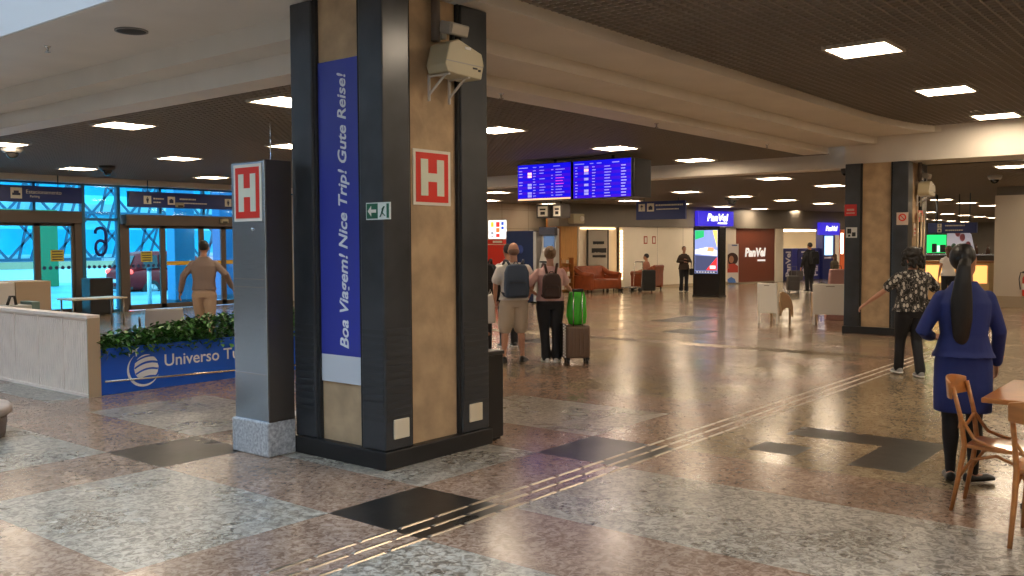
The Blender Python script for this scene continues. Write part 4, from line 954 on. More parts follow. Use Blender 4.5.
for u, lab in ((0.28, 'left one of two small red framed notices on the cream back wall'), (0.72, 'right one of two small red framed notices on the cream back wall')):
    t = thing('wall_notice', lab, 'notice'); m_ = MB(); rect(m_, FW, u-0.09, 1.58, u+0.09, 1.85, 0.001, 0.01); m_.build('red_frame', mat('notice_red', (0.45, 0.08, 0.04), 0.5), t)
    m_ = MB(); rect(m_, FW, u-0.055, 1.62, u+0.055, 1.81, 0.01, 0.014); m_.build('white_sheet', signwhite, t)
# ---- leather sofa and armchair
leather = mat('leather_brown', (0.26, 0.06, 0.02), 0.32, var=0.15, scale=6)
def sofa(lab, cat, name, u, d, w_, rz, h=0.84):
    t = thing(name, lab, cat, tuple(FW(u, 0, d)), rz)
    # local: front faces -y
    MB().box(-w_/2+0.14, -0.42, 0.12, w_/2-0.14, 0.28, 0.44).build('seat', leather, t, bevel=0.05, seg=3)
    MB().prism([(0.18, 0.15), (0.40, 0.15), (0.50, h), (0.44, h+0.03), (0.36, h)], lambda a, v, dd: V((dd, a, v)), -w_/2+0.08, w_/2-0.08).build('backrest', leather, t, bevel=0.03, seg=3)
    for s_ in (-1, 1):
        m_ = MB().tube([(s_*(w_/2-0.08), -0.42, 0.56), (s_*(w_/2-0.08), 0.1, 0.60), (s_*(w_/2-0.08), 0.42, h-0.08)], 0.095, seg=14).box(s_*(w_/2-0.16), -0.40, 0.10, s_*(w_/2), 0.42, 0.56)
        m_.build('arm', leather, t, bevel=0.02)
        for yy in (-0.36, 0.36): MB().cyl((s_*(w_/2-0.08), yy, 0), (s_*(w_/2-0.08), yy, 0.11), 0.02, 0.035).build('foot', black, t)
    return t
sofa('reddish brown leather sofa in front of the lit niche', 'sofa', 'leather_sofa', -2.83, 0.75, 1.42, wa)
sofa('reddish brown leather armchair turned away from the view by the cream wall', 'armchair', 'leather_armchair', -0.68, 0.95, 0.82, wa+math.radians(195), 0.84)
# small table between
t = thing('coffee_table', 'small dark reddish table between the sofa and the armchair', 'table', tuple(FW(-1.68, 0, 0.35)), wa)
MB().box(-0.2, -0.2, 0.42, 0.2, 0.2, 0.46).build('tabletop', wood_d, t, bevel=0.01)
for a, b_ in ((-1, -1), (1, -1), (-1, 1), (1, 1)): MB().cyl((a*0.16, b_*0.16, 0), (a*0.16, b_*0.16, 0.42), 0.015).build('leg', black, t)
def trolley(lab, loc, rz):
    t = thing('luggage_trolley', lab, 'luggage trolley', loc, rz); pipe = mat('trolley_steel', (0.45, 0.42, 0.38), 0.25, metal=1)
    for s_ in (-0.22, 0.22):
        MB().tube([(s_, -0.3, 0.98), (s_, -0.26, 0.95), (s_, -0.2, 0.15), (s_, 0.5, 0.12)], 0.014).build('side_tube', pipe, t)
    MB().tube([(-0.24, -0.3, 0.98), (0.24, -0.3, 0.98)], 0.018).build('handlebar', pipe, t)
    MB().box(-0.22, -0.18, 0.13, 0.22, 0.5, 0.15).build('deck', black, t)
    for x, y in ((-0.2, -0.15), (0.2, -0.15), (0, 0.45)): MB().cyl((x-0.02, y, 0.06), (x+0.02, y, 0.06), 0.06).build('wheel', black, t)
    MB().tube([(-0.22, -0.2, 0.6), (0.22, -0.2, 0.6)], 0.01).build('cross_tube', pipe, t)
    return t
trolley('luggage trolley with thin steel tubes between the leather sofa and armchair', tuple(FW(-1.60, 0, 1.15)), wa+math.radians(80))
def soft_case(name, lab, cat, loc, rz, sx, sy, sz, m, wheels=True, handle=0.25):
    t = thing(name, lab, cat, loc, rz)
    MB().box(-sx/2, -sy/2, 0.06, sx/2, sy/2, sz).build('shell', m, t, bevel=min(sx, sy)*0.16, seg=3)
    if wheels:
        for a in (-1, 1):
            for b_ in (-1, 1): MB().cyl((a*(sx/2-0.05)-0.012, b_*(sy/2-0.04), 0.03), (a*(sx/2-0.05)+0.012, b_*(sy/2-0.04), 0.03), 0.03).build('wheel', black, t)
    if handle:
        MB().tube([(-sx*0.22, -sy*0.3, sz-0.03), (-sx*0.22, -sy*0.3, sz+handle), (sx*0.22, -sy*0.3, sz+handle), (sx*0.22, -sy*0.3, sz-0.03)], 0.009).build('pull_handle', mat('handle_grey', (0.2, 0.2, 0.2), 0.3, metal=0.8), t)
    MB().box(-sx*0.4, -sy/2-0.012, sz*0.3, sx*0.4, -sy/2+0.004, sz*0.65).build('front_pocket', m, t, bevel=0.006)
    return t
cam_rz = lambda: math.radians(38.98-90)   # facing away from the camera
soft_case('travel_bag', 'large black travel bag standing in front of the leather armchair', 'bag', tuple(FW(-1.85, 0.0, 2.1)), cam_rz(), 0.42, 0.28, 0.74, blackm, False, 0)
# ---- digital totem
t = thing('digital_totem', 'tall black digital totem showing a lit advertisement', 'totem', (24.95, 12.36, 0))
MB().box(0, 0, 0, 0.42, 0.86, 2.08).build('case', mat('totem_black', (0.012, 0.011, 0.012), 0.25), t, bevel=0.01)
m_ = MB(); F = frame('X', 0); rect(m_, F, -0.80, 0.70, -0.06, 1.98, 0.001, 0.006)
s_ = m_.build('screen', mat('ad_sky', (0.3, 0.35, 0.6), 0.3, emit=0.8, ecol=(0.20, 0.28, 0.62)), t)
def eq(name, poly, c, e, d, par): m_ = MB(); m_.prism(poly, F, d, d+0.002); return m_.build(name, mat(name, c, 0.3, emit=e, ecol=c), par)
eq('ad_green', [(-0.79, 1.70), (-0.50, 1.78), (-0.50, 1.97), (-0.79, 1.97)], (0.02, 0.45, 0.15), 0.8, 0.007, s_)
eq('ad_yellow', [(-0.07, 1.45), (-0.07, 1.97), (-0.22, 1.97)], (0.85, 0.65, 0.15), 0.9, 0.007, s_)
eq('ad_mist', [(-0.79, 1.28), (-0.07, 1.22), (-0.07, 1.38), (-0.4, 1.48), (-0.79, 1.40)], (0.75, 0.72, 0.75), 0.9, 0.007, s_)
eq('ad_orange', [(-0.40, 1.36), (-0.18, 1.34), (-0.18, 1.46), (-0.36, 1.47)], (0.85, 0.35, 0.15), 0.8, 0.009, s_)
eq('ad_road', [(-0.79, 0.78), (-0.07, 0.78), (-0.07, 1.20), (-0.79, 1.24)], (0.05, 0.06, 0.13), 0.8, 0.007, s_)
eq('ad_red', [(-0.42, 0.80), (-0.07, 0.80), (-0.07, 1.18)], (0.85, 0.03, 0.03), 0.9, 0.009, s_)
eq('ad_badge', [(-0.30, 0.84), (-0.12, 0.84), (-0.12, 0.93), (-0.30, 0.93)], (0.9, 0.85, 0.85), 0.9, 0.011, s_)
eq('ad_footer', [(-0.79, 0.71), (-0.07, 0.71), (-0.07, 0.765), (-0.79, 0.765)], (0.02, 0.02, 0.04), 0.3, 0.007, s_)
m_ = MB()
for k in range(7): rect(m_, F, -0.74+k*0.09, 0.725, -0.69+k*0.09, 0.75, 0.009, 0.011)
m_.build('ad_small_print', mat('ad_print', (0.8, 0.8, 0.8), 0.3, emit=0.6), s_)
MB().box(-0.01, -0.01, 0, 0.43, 0.87, 0.05).build('foot', black, t)
# ---- shop signs, wall and interior
purple = mat('panvel_purple', (0.01, 0.01, 0.1), 0.4, emit=0.7, ecol=(0.035, 0.02, 0.55)); wlit = mat('letter_lit', (0.9, 0.9, 1), 0.3, emit=1.4)
t = thing('shop_sign', 'lit purple blue PanVel sign on the grey bulkhead above the totem', 'sign')
m_ = MB(); rect(m_, FW, 2.90, 2.24, 5.02, 2.80, 0.06, 0.22); m_.build('light_box', purple, t, bevel=0.02)
text('lettering', 'PanVel', FW, 4.05, 2.56, 0.222, width=1.25, height=0.28, m=wlit, parent=t, bold=0.03, shear=0.2)
m_ = MB(); rect(m_, FW, 4.05, 2.32, 4.6, 2.37, 0.222, 0.226); m_.build('small_lettering_band', wlit, t)
t = thing('shop_sign', 'smaller lit purple blue PanVel sign above the open shop front', 'sign')
m_ = MB(); rect(m_, FW, 10.95, 1.92, 12.45, 2.45, 0.06, 0.22); m_.build('light_box', purple, t, bevel=0.02)
text('lettering', 'PanVel', FW, 11.8, 2.2, 0.222, width=0.9, height=0.22, m=wlit, parent=t, bold=0.03, shear=0.2)
t = thing('brown_hoarding', 'dark red brown hoarding wall with white PanVel lettering', 'hoarding')
m_ = MB(); rect(m_, FW, 5.45, 0.05, 8.05, 2.17, -0.1, -0.04); m_.build('board', mat('hoarding_brown', (0.20, 0.055, 0.03), 0.4), t)
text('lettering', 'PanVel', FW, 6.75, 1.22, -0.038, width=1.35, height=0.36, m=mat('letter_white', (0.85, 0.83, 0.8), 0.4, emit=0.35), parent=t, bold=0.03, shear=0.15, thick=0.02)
m_ = MB(); rect(m_, FW, 6.9, 0.86, 7.4, 0.93, -0.04, -0.02); m_.build('small_lettering_band', mat('letter_white', (0.85, 0.83, 0.8), 0.4), t)
m_ = MB(); rect(m_, FW, 5.45, 0, 8.05, 0.05, -0.09, -0.03); m_.build('base_strip', jt, t)
# roll-up banner with a portrait
t = thing('rollup_banner', 'white roll-up banner with a photo of a curly haired woman in red', 'banner', (33.3, 16.0, 0), math.radians(38.98-90)+math.radians(10))
FR = frame('Y', 0)
def pr(name, poly, m, d, par): m_ = MB(); m_.prism(poly, FR, d, d+0.004); return m_.build(name, m, par)
m_ = MB(); rect(m_, FR, -0.3, 0.04, 0.3, 1.56, 0, 0.01); sh = m_.build('sheet', mat('banner_pale', (0.72, 0.68, 0.66), 0.5), t)
circ = lambda cx, cy, rx, ry, n=18: [(cx+rx*math.cos(2*pi*k/n), cy+ry*math.sin(2*pi*k/n)) for k in range(n)]
pr('hair', circ(0.04, 0.98, 0.24, 0.24), mat('print_hair', (0.05, 0.02, 0.015), 0.6), 0.011, sh)
pr('face', circ(0.0, 0.96, 0.10, 0.14), mat('print_skin', (0.42, 0.20, 0.12), 0.6), 0.016, sh)
pr('top', [(-0.2, 0.45), (0.28, 0.45), (0.28, 0.70), (0.12, 0.80), (-0.1, 0.78), (-0.24, 0.62)], mat('print_red', (0.5, 0.06, 0.04), 0.6), 0.014, sh)
pr('arm', [(-0.2, 0.62), (-0.08, 0.60), (-0.14, 0.92), (-0.22, 0.92)], mat('print_skin', (0.42, 0.20, 0.12), 0.6), 0.019, sh)
pr('blue_splash', [(-0.2, 0.06), (0.2, 0.06), (0.15, 0.2), (0.0, 0.28), (-0.18, 0.18)], mat('print_blue', (0.08, 0.2, 0.55), 0.6), 0.011, sh)
pr('header', [(0.02, 1.48), (0.24, 1.48), (0.24, 1.53), (0.02, 1.53)], mat('print_grey', (0.1, 0.15, 0.3), 0.6), 0.011, sh)
MB().box(-0.32, -0.08, 0, 0.32, 0.08, 0.06).build('base_cassette', chrome, t, bevel=0.01); MB().cyl((0, 0.02, 0.05), (0, 0.02, 1.56), 0.01).build('pole', chrome, t)
# shop interior pieces
lit_shop = mat('shop_ceiling_light', (1, 0.9, 0.7), 0.5, emit=5, ecol=(1, 0.82, 0.58))
m_ = MB(); rect(m_, FW, 8.9, 2.10, 12.5, 2.14, -2.8, -0.8); tag(m_.build('shop_light', lit_shop), 'broad warm light panel inside the open shop', 'light')
def shop_counter(u0, u1, lab, word=True):
    t = thing('shop_display', lab, 'display counter'); m_ = MB(); rect(m_, FW, u0, 0.02, u1, 1.36, -0.5, -0.12); m_.build('body', mat('display_purple', (0.03, 0.035, 0.22), 0.4), t, bevel=0.02)
    m_ = MB(); rect(m_, FW, u0+0.02, 0, u1-0.02, 0.02, -0.48, -0.14); m_.build('foot', black, t)
    if word: text('lettering', 'PanVel', FW, (u0+u1)/2+0.05, 0.70, -0.118, width=1.05, height=0.36, m=mat('letter_pale', (0.7, 0.65, 0.72), 0.5), parent=t, bold=0.03, rot=90)
    return t
shop_counter(8.72, 9.42, 'first purple shop display with upright PanVel lettering beside the brown hoarding')
shop_counter(9.78, 10.6, 'second purple shop display with upright PanVel lettering behind the man in black')
shop_counter(10.72, 11.45, 'third purple shop display right of the man in black')
t = thing('shop_shelf', 'cream wall shelving with products inside the open shop', 'shelving')
m_ = MB(); rect(m_, FW, 8.7, 0.1, 12.6, 2.05, -3.4, -3.3); m_.build('back_panel', mat('shelf_cream', (0.78, 0.66, 0.48), 0.5), t)
for z in (0.6, 1.0, 1.4, 1.8): m_ = MB(); rect(m_, FW, 8.7, z, 12.6, z+0.03, -3.3, -2.95); m_.build('shelf', offwhite, t)
m_ = MB(); rect(m_, FW, 8.7, 0, 12.6, 0.1, -3.38, -3.0); m_.build('base', offwhite, t)
t = thing('shop_screen_column', 'blue shop column with a bright portrait screen right of the displays', 'screen')
m_ = MB(); rect(m_, FW, 11.5, 0, 12.45, 2.17, -0.35, 0.0); m_.build('column', mat('display_navy', (0.015, 0.025, 0.16), 0.4), t)
m_ = MB(); rect(m_, FW, 11.62, 1.05, 12.25, 1.88, 0.001, 0.012); s_ = m_.build('screen', mat('shop_lcd', (0.4, 0.6, 0.9), 0.3, emit=1.3, ecol=(0.35, 0.6, 0.95)), t)
m_ = MB(); m_.prism(circ(11.95, 1.45, 0.16, 0.3), FW, 0.012, 0.016); m_.build('picture', mat('lcd_pale', (0.85, 0.8, 0.8), 0.3, emit=1.0), s_)
m_ = MB(); rect(m_, FW, 11.62, 0.90, 12.15, 0.97, 0.001, 0.006); m_.build('lettering_band', mat('letter_pale', (0.7, 0.65, 0.72), 0.5), t)
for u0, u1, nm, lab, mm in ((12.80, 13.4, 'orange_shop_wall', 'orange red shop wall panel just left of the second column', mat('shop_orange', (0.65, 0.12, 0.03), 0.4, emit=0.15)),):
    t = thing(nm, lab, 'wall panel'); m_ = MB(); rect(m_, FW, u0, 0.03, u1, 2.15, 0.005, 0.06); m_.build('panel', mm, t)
    m_ = MB(); rect(m_, FW, u0+0.0, 1.1, u0+0.14, 2.0, 0.06, 0.09); m_.build('light_tube', lit_shop, t)
tag(soft_case('stool', 'small dark grey stool at the foot of the first purple display', 'stool', tuple(FW(9.0, 0, 0.35)), wa, 0.5, 0.4, 0.45, mat('stool_grey', (0.07, 0.06, 0.06), 0.6), False, 0), 'small dark grey box seat at the foot of the first purple display', 'stool')
# ---- white cafe armchairs
def white_chair(x, y, rz, lab, w_=0.42):
    """seen from behind: local -y is the back"""
    t = thing('white_armchair', lab, 'armchair', (x, y, 0), rz); wp = mat('chair_white', (0.78, 0.74, 0.66), 0.4); tn = mat('chair_tan', (0.50, 0.34, 0.20), 0.5)
    MB().prism([(-0.02, 0.20), (0.05, 0.20), (-0.03, 0.80), (-0.08, 0.80)], lambda a, v, d: V((d, a, v)), -w_/2, w_/2).build('backrest', wp, t, bevel=0.015)
    MB().box(-w_/2, 0.0, 0.34, w_/2, 0.50, 0.44).build('seat', tn, t, bevel=0.03)
    MB().box(-w_*0.12, -0.085, 0.745, w_*0.12, -0.07, 0.76).build('grip_slot', jt, t)
    for s_ in (-1, 1):
        MB().bar((s_*(w_/2-0.02), -0.0, 0), (s_*(w_/2-0.02), 0.0, 0.25), 0.035, 0.035).build('leg', wp, t)
        MB().bar((s_*(w_/2-0.02), 0.5, 0), (s_*(w_/2-0.02), 0.5, 0.36), 0.035, 0.035).build('leg', tn, t)
        out = [(0.03, 0.62)]+[(0.03+0.55*math.sin(a)*0.95, 0.20+0.44*math.cos(a)) for a in [k*pi/2/8 for k in range(1, 9)]]+[(0.55, 0.10)]+[(0.28+0.22*math.cos(a), 0.16+0.14*math.sin(a)) for a in [k*pi/6 for k in range(0, 7)]]+[(0.03, 0.16)]
        MB().prism(out, lambda a, v, d: V((d, a, v)), s_*(w_/2), s_*(w_/2+0.035)).build('side_arm', tn, t, bevel=0.006)
    return t
white_chair(17.5, 7.60, math.radians(-95), 'white backed armchair with a tan curved side standing alone mid hall', 0.44)
white_chair(17.75, 6.45, math.radians(-76), 'wide white backed armchair touching the left side of the second column', 0.66)
t = thing('pink_shopping_bag', 'dusty pink shopping bag standing beyond the wide white armchair', 'bag', (19.0, 6.8, 0), cam_rz())
MB().prism([(-0.22, 0.0), (0.2, 0.0), (0.2, 1.05), (-0.12, 1.05)], lambda a, v, d: V((a, d, v)), -0.07, 0.07).build('sack', mat('bag_pink', (0.34, 0.18, 0.16), 0.6), t, bevel=0.02)
MB().tube([(-0.05, 0, 1.04), (-0.03, 0, 1.12), (0.1, 0, 1.12), (0.12, 0, 1.04)], 0.008).build('handle', black, t)
# ================================================================ RIGHT SIDE
# signs on the second column
FC = frame('X', 16.35)
def notice(lab, F, u0, v0, u1, v1, cbg, cin, kind='bar'):
    t = thing('safety_notice', lab, 'sign'); m_ = MB(); rect(m_, F, u0, v0, u1, v1, 0.002, 0.010); m_.build('sheet', mat('notice_'+str(cbg), cbg, 0.5), t)
    m_ = MB(); w_, h = u1-u0, v1-v0; cx, cy = (u0+u1)/2, (v0+v1)/2
    if kind == 'bar': rect(m_, F, cx-w_*.3, cy-h*.05, cx+w_*.3, cy+h*.12, 0.010, 0.013); rect(m_, F, cx-w_*.35, cy-h*.3, cx+w_*.35, cy-h*.2, 0.010, 0.013)
    elif kind == 'ring':
        n = 20
        for k in range(n):
            a, b_ = 2*pi*k/n, 2*pi*(k+1)/n; r0, r1 = w_*.22, w_*.34
            m_.prism([(cx+r0*math.cos(a), cy+h*.1+r0*math.sin(a)), (cx+r1*math.cos(a), cy+h*.1+r1*math.sin(a)), (cx+r1*math.cos(b_), cy+h*.1+r1*math.sin(b_)), (cx+r0*math.cos(b_), cy+h*.1+r0*math.sin(b_))], F, 0.010, 0.013)
        m_.prism([(cx-w_*.2, cy+h*.1+w_*.16), (cx-w_*.14, cy+h*.1+w_*.22), (cx+w_*.2, cy+h*.1-w_*.16), (cx+w_*.14, cy+h*.1-w_*.22)], F, 0.010, 0.013)
    else: rect(m_, F, cx-w_*.38, cy-h*.1, cx-w_*.02, cy+h*.38, 0.010, 0.013); rect(m_, F, cx+w_*.05, cy-h*.38, cx+w_*.38, cy+h*.02, 0.010, 0.013); rect(m_, F, cx-w_*.3, cy-h*.4, cx-w_*.1, cy-h*.2, 0.010, 0.013)
    m_.build('symbol', mat('symbol_'+str(cin), cin, 0.5), t); return t
notice('red fire notice on the left dark corner of the second column', FC, -5.71, 2.06, -5.50, 2.26, (0.6, 0.03, 0.03), (0.6, 0.35, 0.3))
notice('white and black square notice under the red one on the second column', FC, -5.68, 1.68, -5.49, 1.86, (0.7, 0.7, 0.66), (0.02, 0.02, 0.02), 'blocks')
notice('no smoking notice with a red ring on the right dark corner of the second column', FC, -4.83, 1.89, -4.64, 2.10, (0.68, 0.55, 0.45), (0.75, 0.06, 0.03), 'ring')
FC2 = frame('Y', 4.65)
notice('small red and white sign on the right face of the second column beside the pipes', FC2, 16.95, 1.95, 17.2, 2.15, (0.65, 0.12, 0.08), (0.7, 0.6, 0.5), 'blocks')
notice('narrow red and white vertical sign low on the right face of the second column', FC2, 16.68, 1.70, 16.80, 1.92, (0.68, 0.55, 0.45), (0.6, 0.05, 0.03))
heater('beige emergency light unit on brackets high on the second column', 17.0, 4.66, 2.50, 0.78)
for k, xx in enumerate((16.75, 16.95, 17.12)):
    m_ = MB().cyl((xx, 4.60, 0.15), (xx, 4.60, 2.1), 0.016)
    tag(m_.build('conduit_pipe', mat('pipe_tan', (0.45, 0.35, 0.22), 0.4, metal=0.5)), ['left', 'middle', 'right'][k]+' one of three thin vertical pipes on the right face of the second column', 'pipe')
dome(17.1, 5.98, 2.95, 'small black camera on the left side of the second column', 0.07, 'cam_dark', (0.06, 0.06, 0.06))
# ---- bar counter with lit front, screen, blue sign
t = thing('bar_counter', 'glowing yellow fronted bar counter behind the woman in the patterned top', 'counter', (25.6, 5.3, 0))
MB().box(0, 0, 0.1, 0.7, 2.6, 1.06).build('body', mat('bar_beige', (0.55, 0.38, 0.18), 0.5), t)
MB().box(-0.012, 0.05, 0.55, -0.002, 2.55, 1.0).build('lit_front', mat('bar_glow', (1, 0.6, 0.2), 0.5, emit=0.75, ecol=(1, 0.50, 0.13)), t)
MB().box(-0.06, -0.02, 1.06, 0.75, 2.62, 1.11).build('worktop', wood_d, t, bevel=0.01)
MB().box(0.04, 0.04, 0, 0.66, 2.56, 0.1).build('plinth', blackm, t)
t = thing('back_counter', 'dark shelf of drinks and machines behind the glowing bar counter', 'counter', (28.1, 5.4, 0))
MB().box(0, 0, 0, 0.5, 3.2, 1.22).build('cabinet', mat('back_dark', (0.05, 0.035, 0.025), 0.5), t, bevel=0.01)
MB().box(-0.02, 0, 1.22, 0.52, 3.2, 1.25).build('worktop', steel, t)
rnd = random.Random(21)
for k in range(9):
    c = rnd.choice(((0.35, 0.04, 0.03), (0.05, 0.04, 0.04), (0.4, 0.36, 0.3), (0.10, 0.05, 0.03), (0.5, 0.2, 0.05)))
    yy = 5.6+k*0.3; h = rnd.uniform(0.14, 0.3)
    o = MB().lathe([(0.001, 0), (0.055, 0), (0.06, 0.02), (0.06, h*0.55), (0.03, h*0.75), (0.026, h), (0.001, h)], seg=12).build('drink_bottle', mat('bottle_%d%d' % (c[0]*100, c[1]*100), c, 0.2), loc=(28.25, yy, 1.25))
    tag(o, 'small dark red or brown bottle on the back counter under the green screen', 'bottle', 'bottles on the bar back counter')
t = thing('wall_television', 'television with a bright green picture above the bar', 'television', (28.0, 0, 0)); F = frame('X', 0)
MB().box(0.02, 6.9, 1.27, 0.08, 7.46, 1.82).build('case', black, t, bevel=0.01); MB().cyl((0.05, 7.18, 1.82), (0.05, 7.18, ZF), 0.02).build('pole', black, t)
m_ = MB(); rect(m_, F, -7.44, 1.29, -6.92, 1.80, -0.019, -0.014); s_ = m_.build('screen', mat('tv_green', (0.02, 0.6, 0.15), 0.3, emit=1.0, ecol=(0.01, 0.55, 0.12)), t)
for a, b_, c, d_ in ((-7.30, 1.30, -7.17, 1.55), (-7.08, 1.30, -6.93, 1.52)): m_ = MB(); rect(m_, F, a, b_, c, d_, -0.014, -0.012); m_.build('dark_figure', black, s_)
m_ = MB(); rect(m_, F, -7.16, 1.32, -7.09, 1.5, -0.014, -0.011); m_.build('pale_figure', mat('tv_pale', (0.7, 0.8, 0.9), 0.3, emit=0.6), s_)
t = thing('price_board', 'pale board with faint pink drink pictures right of the green television', 'board', (28.0, 0, 0))
m_ = MB(); m_.prism([(-6.90, 1.18), (-6.15, 1.18), (-6.28, 1.80), (-6.52, 2.05), (-6.90, 1.88)], F, -0.05, -0.01); m_.build('board', mat('board_pale', (0.5, 0.48, 0.55), 0.4, emit=0.25), t)
MB().cyl((0.03, 6.6, 2.0), (0.03, 6.6, ZF), 0.015).build('rod', black, t)
for a, z, c in ((-6.72, 1.45, 'g'), (-6.5, 1.72, 'p'), (-6.35, 1.5, 'p'), (-6.62, 1.85, 'p')): m_ = MB(); m_.prism(circ(a, z, 0.07, 0.11), F, -0.01, -0.006); m_.build('drink_picture', mat('drink_'+c, {'g': (0.1, 0.2, 0.15), 'p': (0.6, 0.2, 0.25)}[c], 0.5), t)
hang_sign('dark blue hanging sign above the green television at the right', 'X', 27.6, -7.30, -6.05, 1.84, 2.13, ZF, [('arrow', -7.0, 2.05, 0.11, ''), ('bag', -7.0, 1.92, 0.11, ''), ('line', -6.6, 2.05, 0.045, 0.5), ('line', -6.62, 1.92, 0.045, 0.45)])
t = thing('letter_sign', 'small pale letter B on a dark post left of the green television', 'sign', (27.9, 7.62, 0))
MB().box(0, -0.06, 0, 0.08, 0.1, 1.75).build('post', mat('post_dark', (0.06, 0.05, 0.04), 0.5), t)
text('lettering', 'B', frame('X', 0), -0.02, 1.42, 0.003, height=0.2, m=mat('b_pale', (0.6, 0.52, 0.42), 0.5), parent=t, bold=0.03)
# extinguisher on the cream wall
t = thing('fire_extinguisher', 'red fire extinguisher with a black hose on the right cream wall', 'fire extinguisher', (24.86, 4.35, 0.0))
MB().lathe([(0.001, 0.30), (0.075, 0.30), (0.08, 0.33), (0.08, 0.72), (0.05, 0.79), (0.025, 0.82), (0.025, 0.86), (0.001, 0.86)]).build('cylinder', red, t)
MB().box(-0.03, -0.06, 0.86, 0.02, 0.08, 0.89).build('valve_handle', black, t, bevel=0.005)
MB().tube([(0, 0.02, 0.85), (0, 0.12, 0.86), (0, 0.15, 0.70), (0, 0.12, 0.45)], 0.012).build('hose', black, t)
MB().lathe([(0.081, 0.45), (0.081, 0.60)]).build('label_band', signwhite, t)
MB().box(0.08, -0.06, 0.3, 0.11, 0.06, 0.8).build('wall_bracket', mat('bracket_red', (0.4, 0.03, 0.02), 0.5), t)
notice('small dark red framed notice above the fire extinguisher', frame('X', 24.99), -4.42, 1.68, -4.24, 1.92, (0.35, 0.08, 0.05), (0.6, 0.5, 0.42), 'bar')
# ---- bentwood chairs and table, lower right
bw = mat('bentwood', (0.46, 0.175, 0.045), 0.3, var=0.15, scale=5, stretch=(1, 1, 5), coat=0.3)
def bent_chair(x, y, rz, lab):
    """local: +y is the front; back at -y"""
    t = thing('bentwood_chair', lab, 'chair', (x, y, 0), rz); t.scale = (0.88, 0.88, 0.88)
    m_ = MB(); out = [(-0.17, -0.19), (0.17, -0.19), (0.215, 0.0), (0.21, 0.18), (0.13, 0.225), (-0.13, 0.225), (-0.21, 0.18), (-0.215, 0.0)]
    m_.prism(out, lambda u, v, d: V((u, v, d)), 0.435, 0.462); m_.build('seat', bw, t, bevel=0.008)
    for s_ in (-1, 1):
        MB().tube([(s_*0.185, -0.27, 0.0), (s_*0.175, -0.225, 0.25), (s_*0.17, -0.195, 0.45), (s_*0.18, -0.22, 0.64), (s_*0.19, -0.27, 0.84)], [0.014, 0.017, 0.018, 0.016, 0.014], seg=12).build('rear_leg', bw, t)
        MB().tube([(s_*0.205, 0.23, 0.0), (s_*0.185, 0.19, 0.25), (s_*0.17, 0.165, 0.44)], [0.013, 0.016, 0.019], seg=12).build('front_leg', bw, t)
    # curved top rail
    rings = []
    for k in range(13):
        a = -1+2*k/12; x_ = a*0.205; y_ = -0.275-0.055*(1-a*a); hh = 0.055+0.018*(1-a*a); zc = 0.815+0.012*(1-a*a); tk = 0.011
        rings.append([(x_, y_-tk, zc-hh), (x_, y_+tk, zc-hh), (x_, y_+tk-0.012, zc+hh), (x_, y_-tk-0.012, zc+hh)])
    MB().loft(rings, smooth=True).build('top_rail', bw, t, bevel=0.005)
    # curved arch stretcher in the back and sweep down to the seat
    MB().tube([(-0.175, -0.215, 0.62), (-0.12, -0.24, 0.56), (0, -0.25, 0.535), (0.12, -0.24, 0.56), (0.175, -0.215, 0.62)], 0.012, seg=10).build('back_hoop', bw, t)
    for s_ in (-1, 1): MB().tube([(s_*0.178, -0.21, 0.62), (s_*0.19, -0.13, 0.50), (s_*0.20, -0.02, 0.465), (s_*0.2, 0.06, 0.455)], 0.012, seg=10).build('side_brace', bw, t)
    # arch brace under the seat
    for s_ in (-1, 1): MB().tube([(s_*0.18, -0.22, 0.24), (s_*0.175, -0.15, 0.36), (s_*0.17, 0.0, 0.405), (s_*0.175, 0.12, 0.36), (s_*0.185, 0.19, 0.24)], 0.011, seg=10).build('arch_brace', bw, t)
    MB().tube([(-0.18, 0.185, 0.24), (-0.12, 0.17, 0.36), (0, 0.165, 0.40), (0.12, 0.17, 0.36), (0.18, 0.185, 0.24)], 0.011, seg=10).build('arch_brace', bw, t)
    return t
CH1 = bent_chair(6.05, 1.165, math.radians(180), 'orange brown bentwood chair with a curved back rail, fully seen beside the table')
CH2 = bent_chair(5.57, 0.82, math.radians(-90), 'orange brown bentwood chair cut off by the right edge of the view')
t = thing('wooden_table', 'orange brown wooden cafe table cut off by the right edge', 'table', (6.43, 0.80, 0), 0)
MB().box(-0.50, -0.5, 0.655, 0.42, 0.46, 0.685).build('tabletop', bw, t, bevel=0.006)
MB().lathe([(0.001, 0.03), (0.05, 0.03), (0.04, 0.08), (0.035, 0.60), (0.06, 0.655), (0.001, 0.655)]).build('pedestal', blackm, t)
for a, b_ in ((0.27, 0.27), (-0.27, 0.27), (0.27, -0.27), (-0.27, -0.27)): MB().bar((0, 0, 0.05), (a, b_, 0.015), 0.05, 0.03).build('foot', blackm, t)

# ================================================================ PEOPLE
skin_l = mat('skin_light', (0.52, 0.27, 0.18), 0.5); skin_t = mat('skin_tan', (0.40, 0.19, 0.11), 0.5); skin_d = mat('skin_deep', (0.26, 0.11, 0.06), 0.5)
hair_b = mat('hair_black', (0.010, 0.008, 0.007), 0.45, var=0.3, scale=60, stretch=(1, 1, .1)); hair_br = mat('hair_brown', (0.10, 0.05, 0.025), 0.5, var=0.3, scale=60, stretch=(1, 1, .1)); hair_bl = mat('hair_blond', (0.19, 0.11, 0.055), 0.5, var=0.3, scale=60, stretch=(1, 1, .1))
def ering(c, side, fwd, a, b, n=16, pw=1.0):
    out = []
    for k in range(n):
        t = 2*pi*k/n; cc, ss = math.cos(t), math.sin(t)
        if pw != 1: cc = math.copysign(abs(cc)**pw, cc); ss = math.copysign(abs(ss)**pw, ss)
        out.append(V(c)+side*cc*a+fwd*ss*b)
    return out
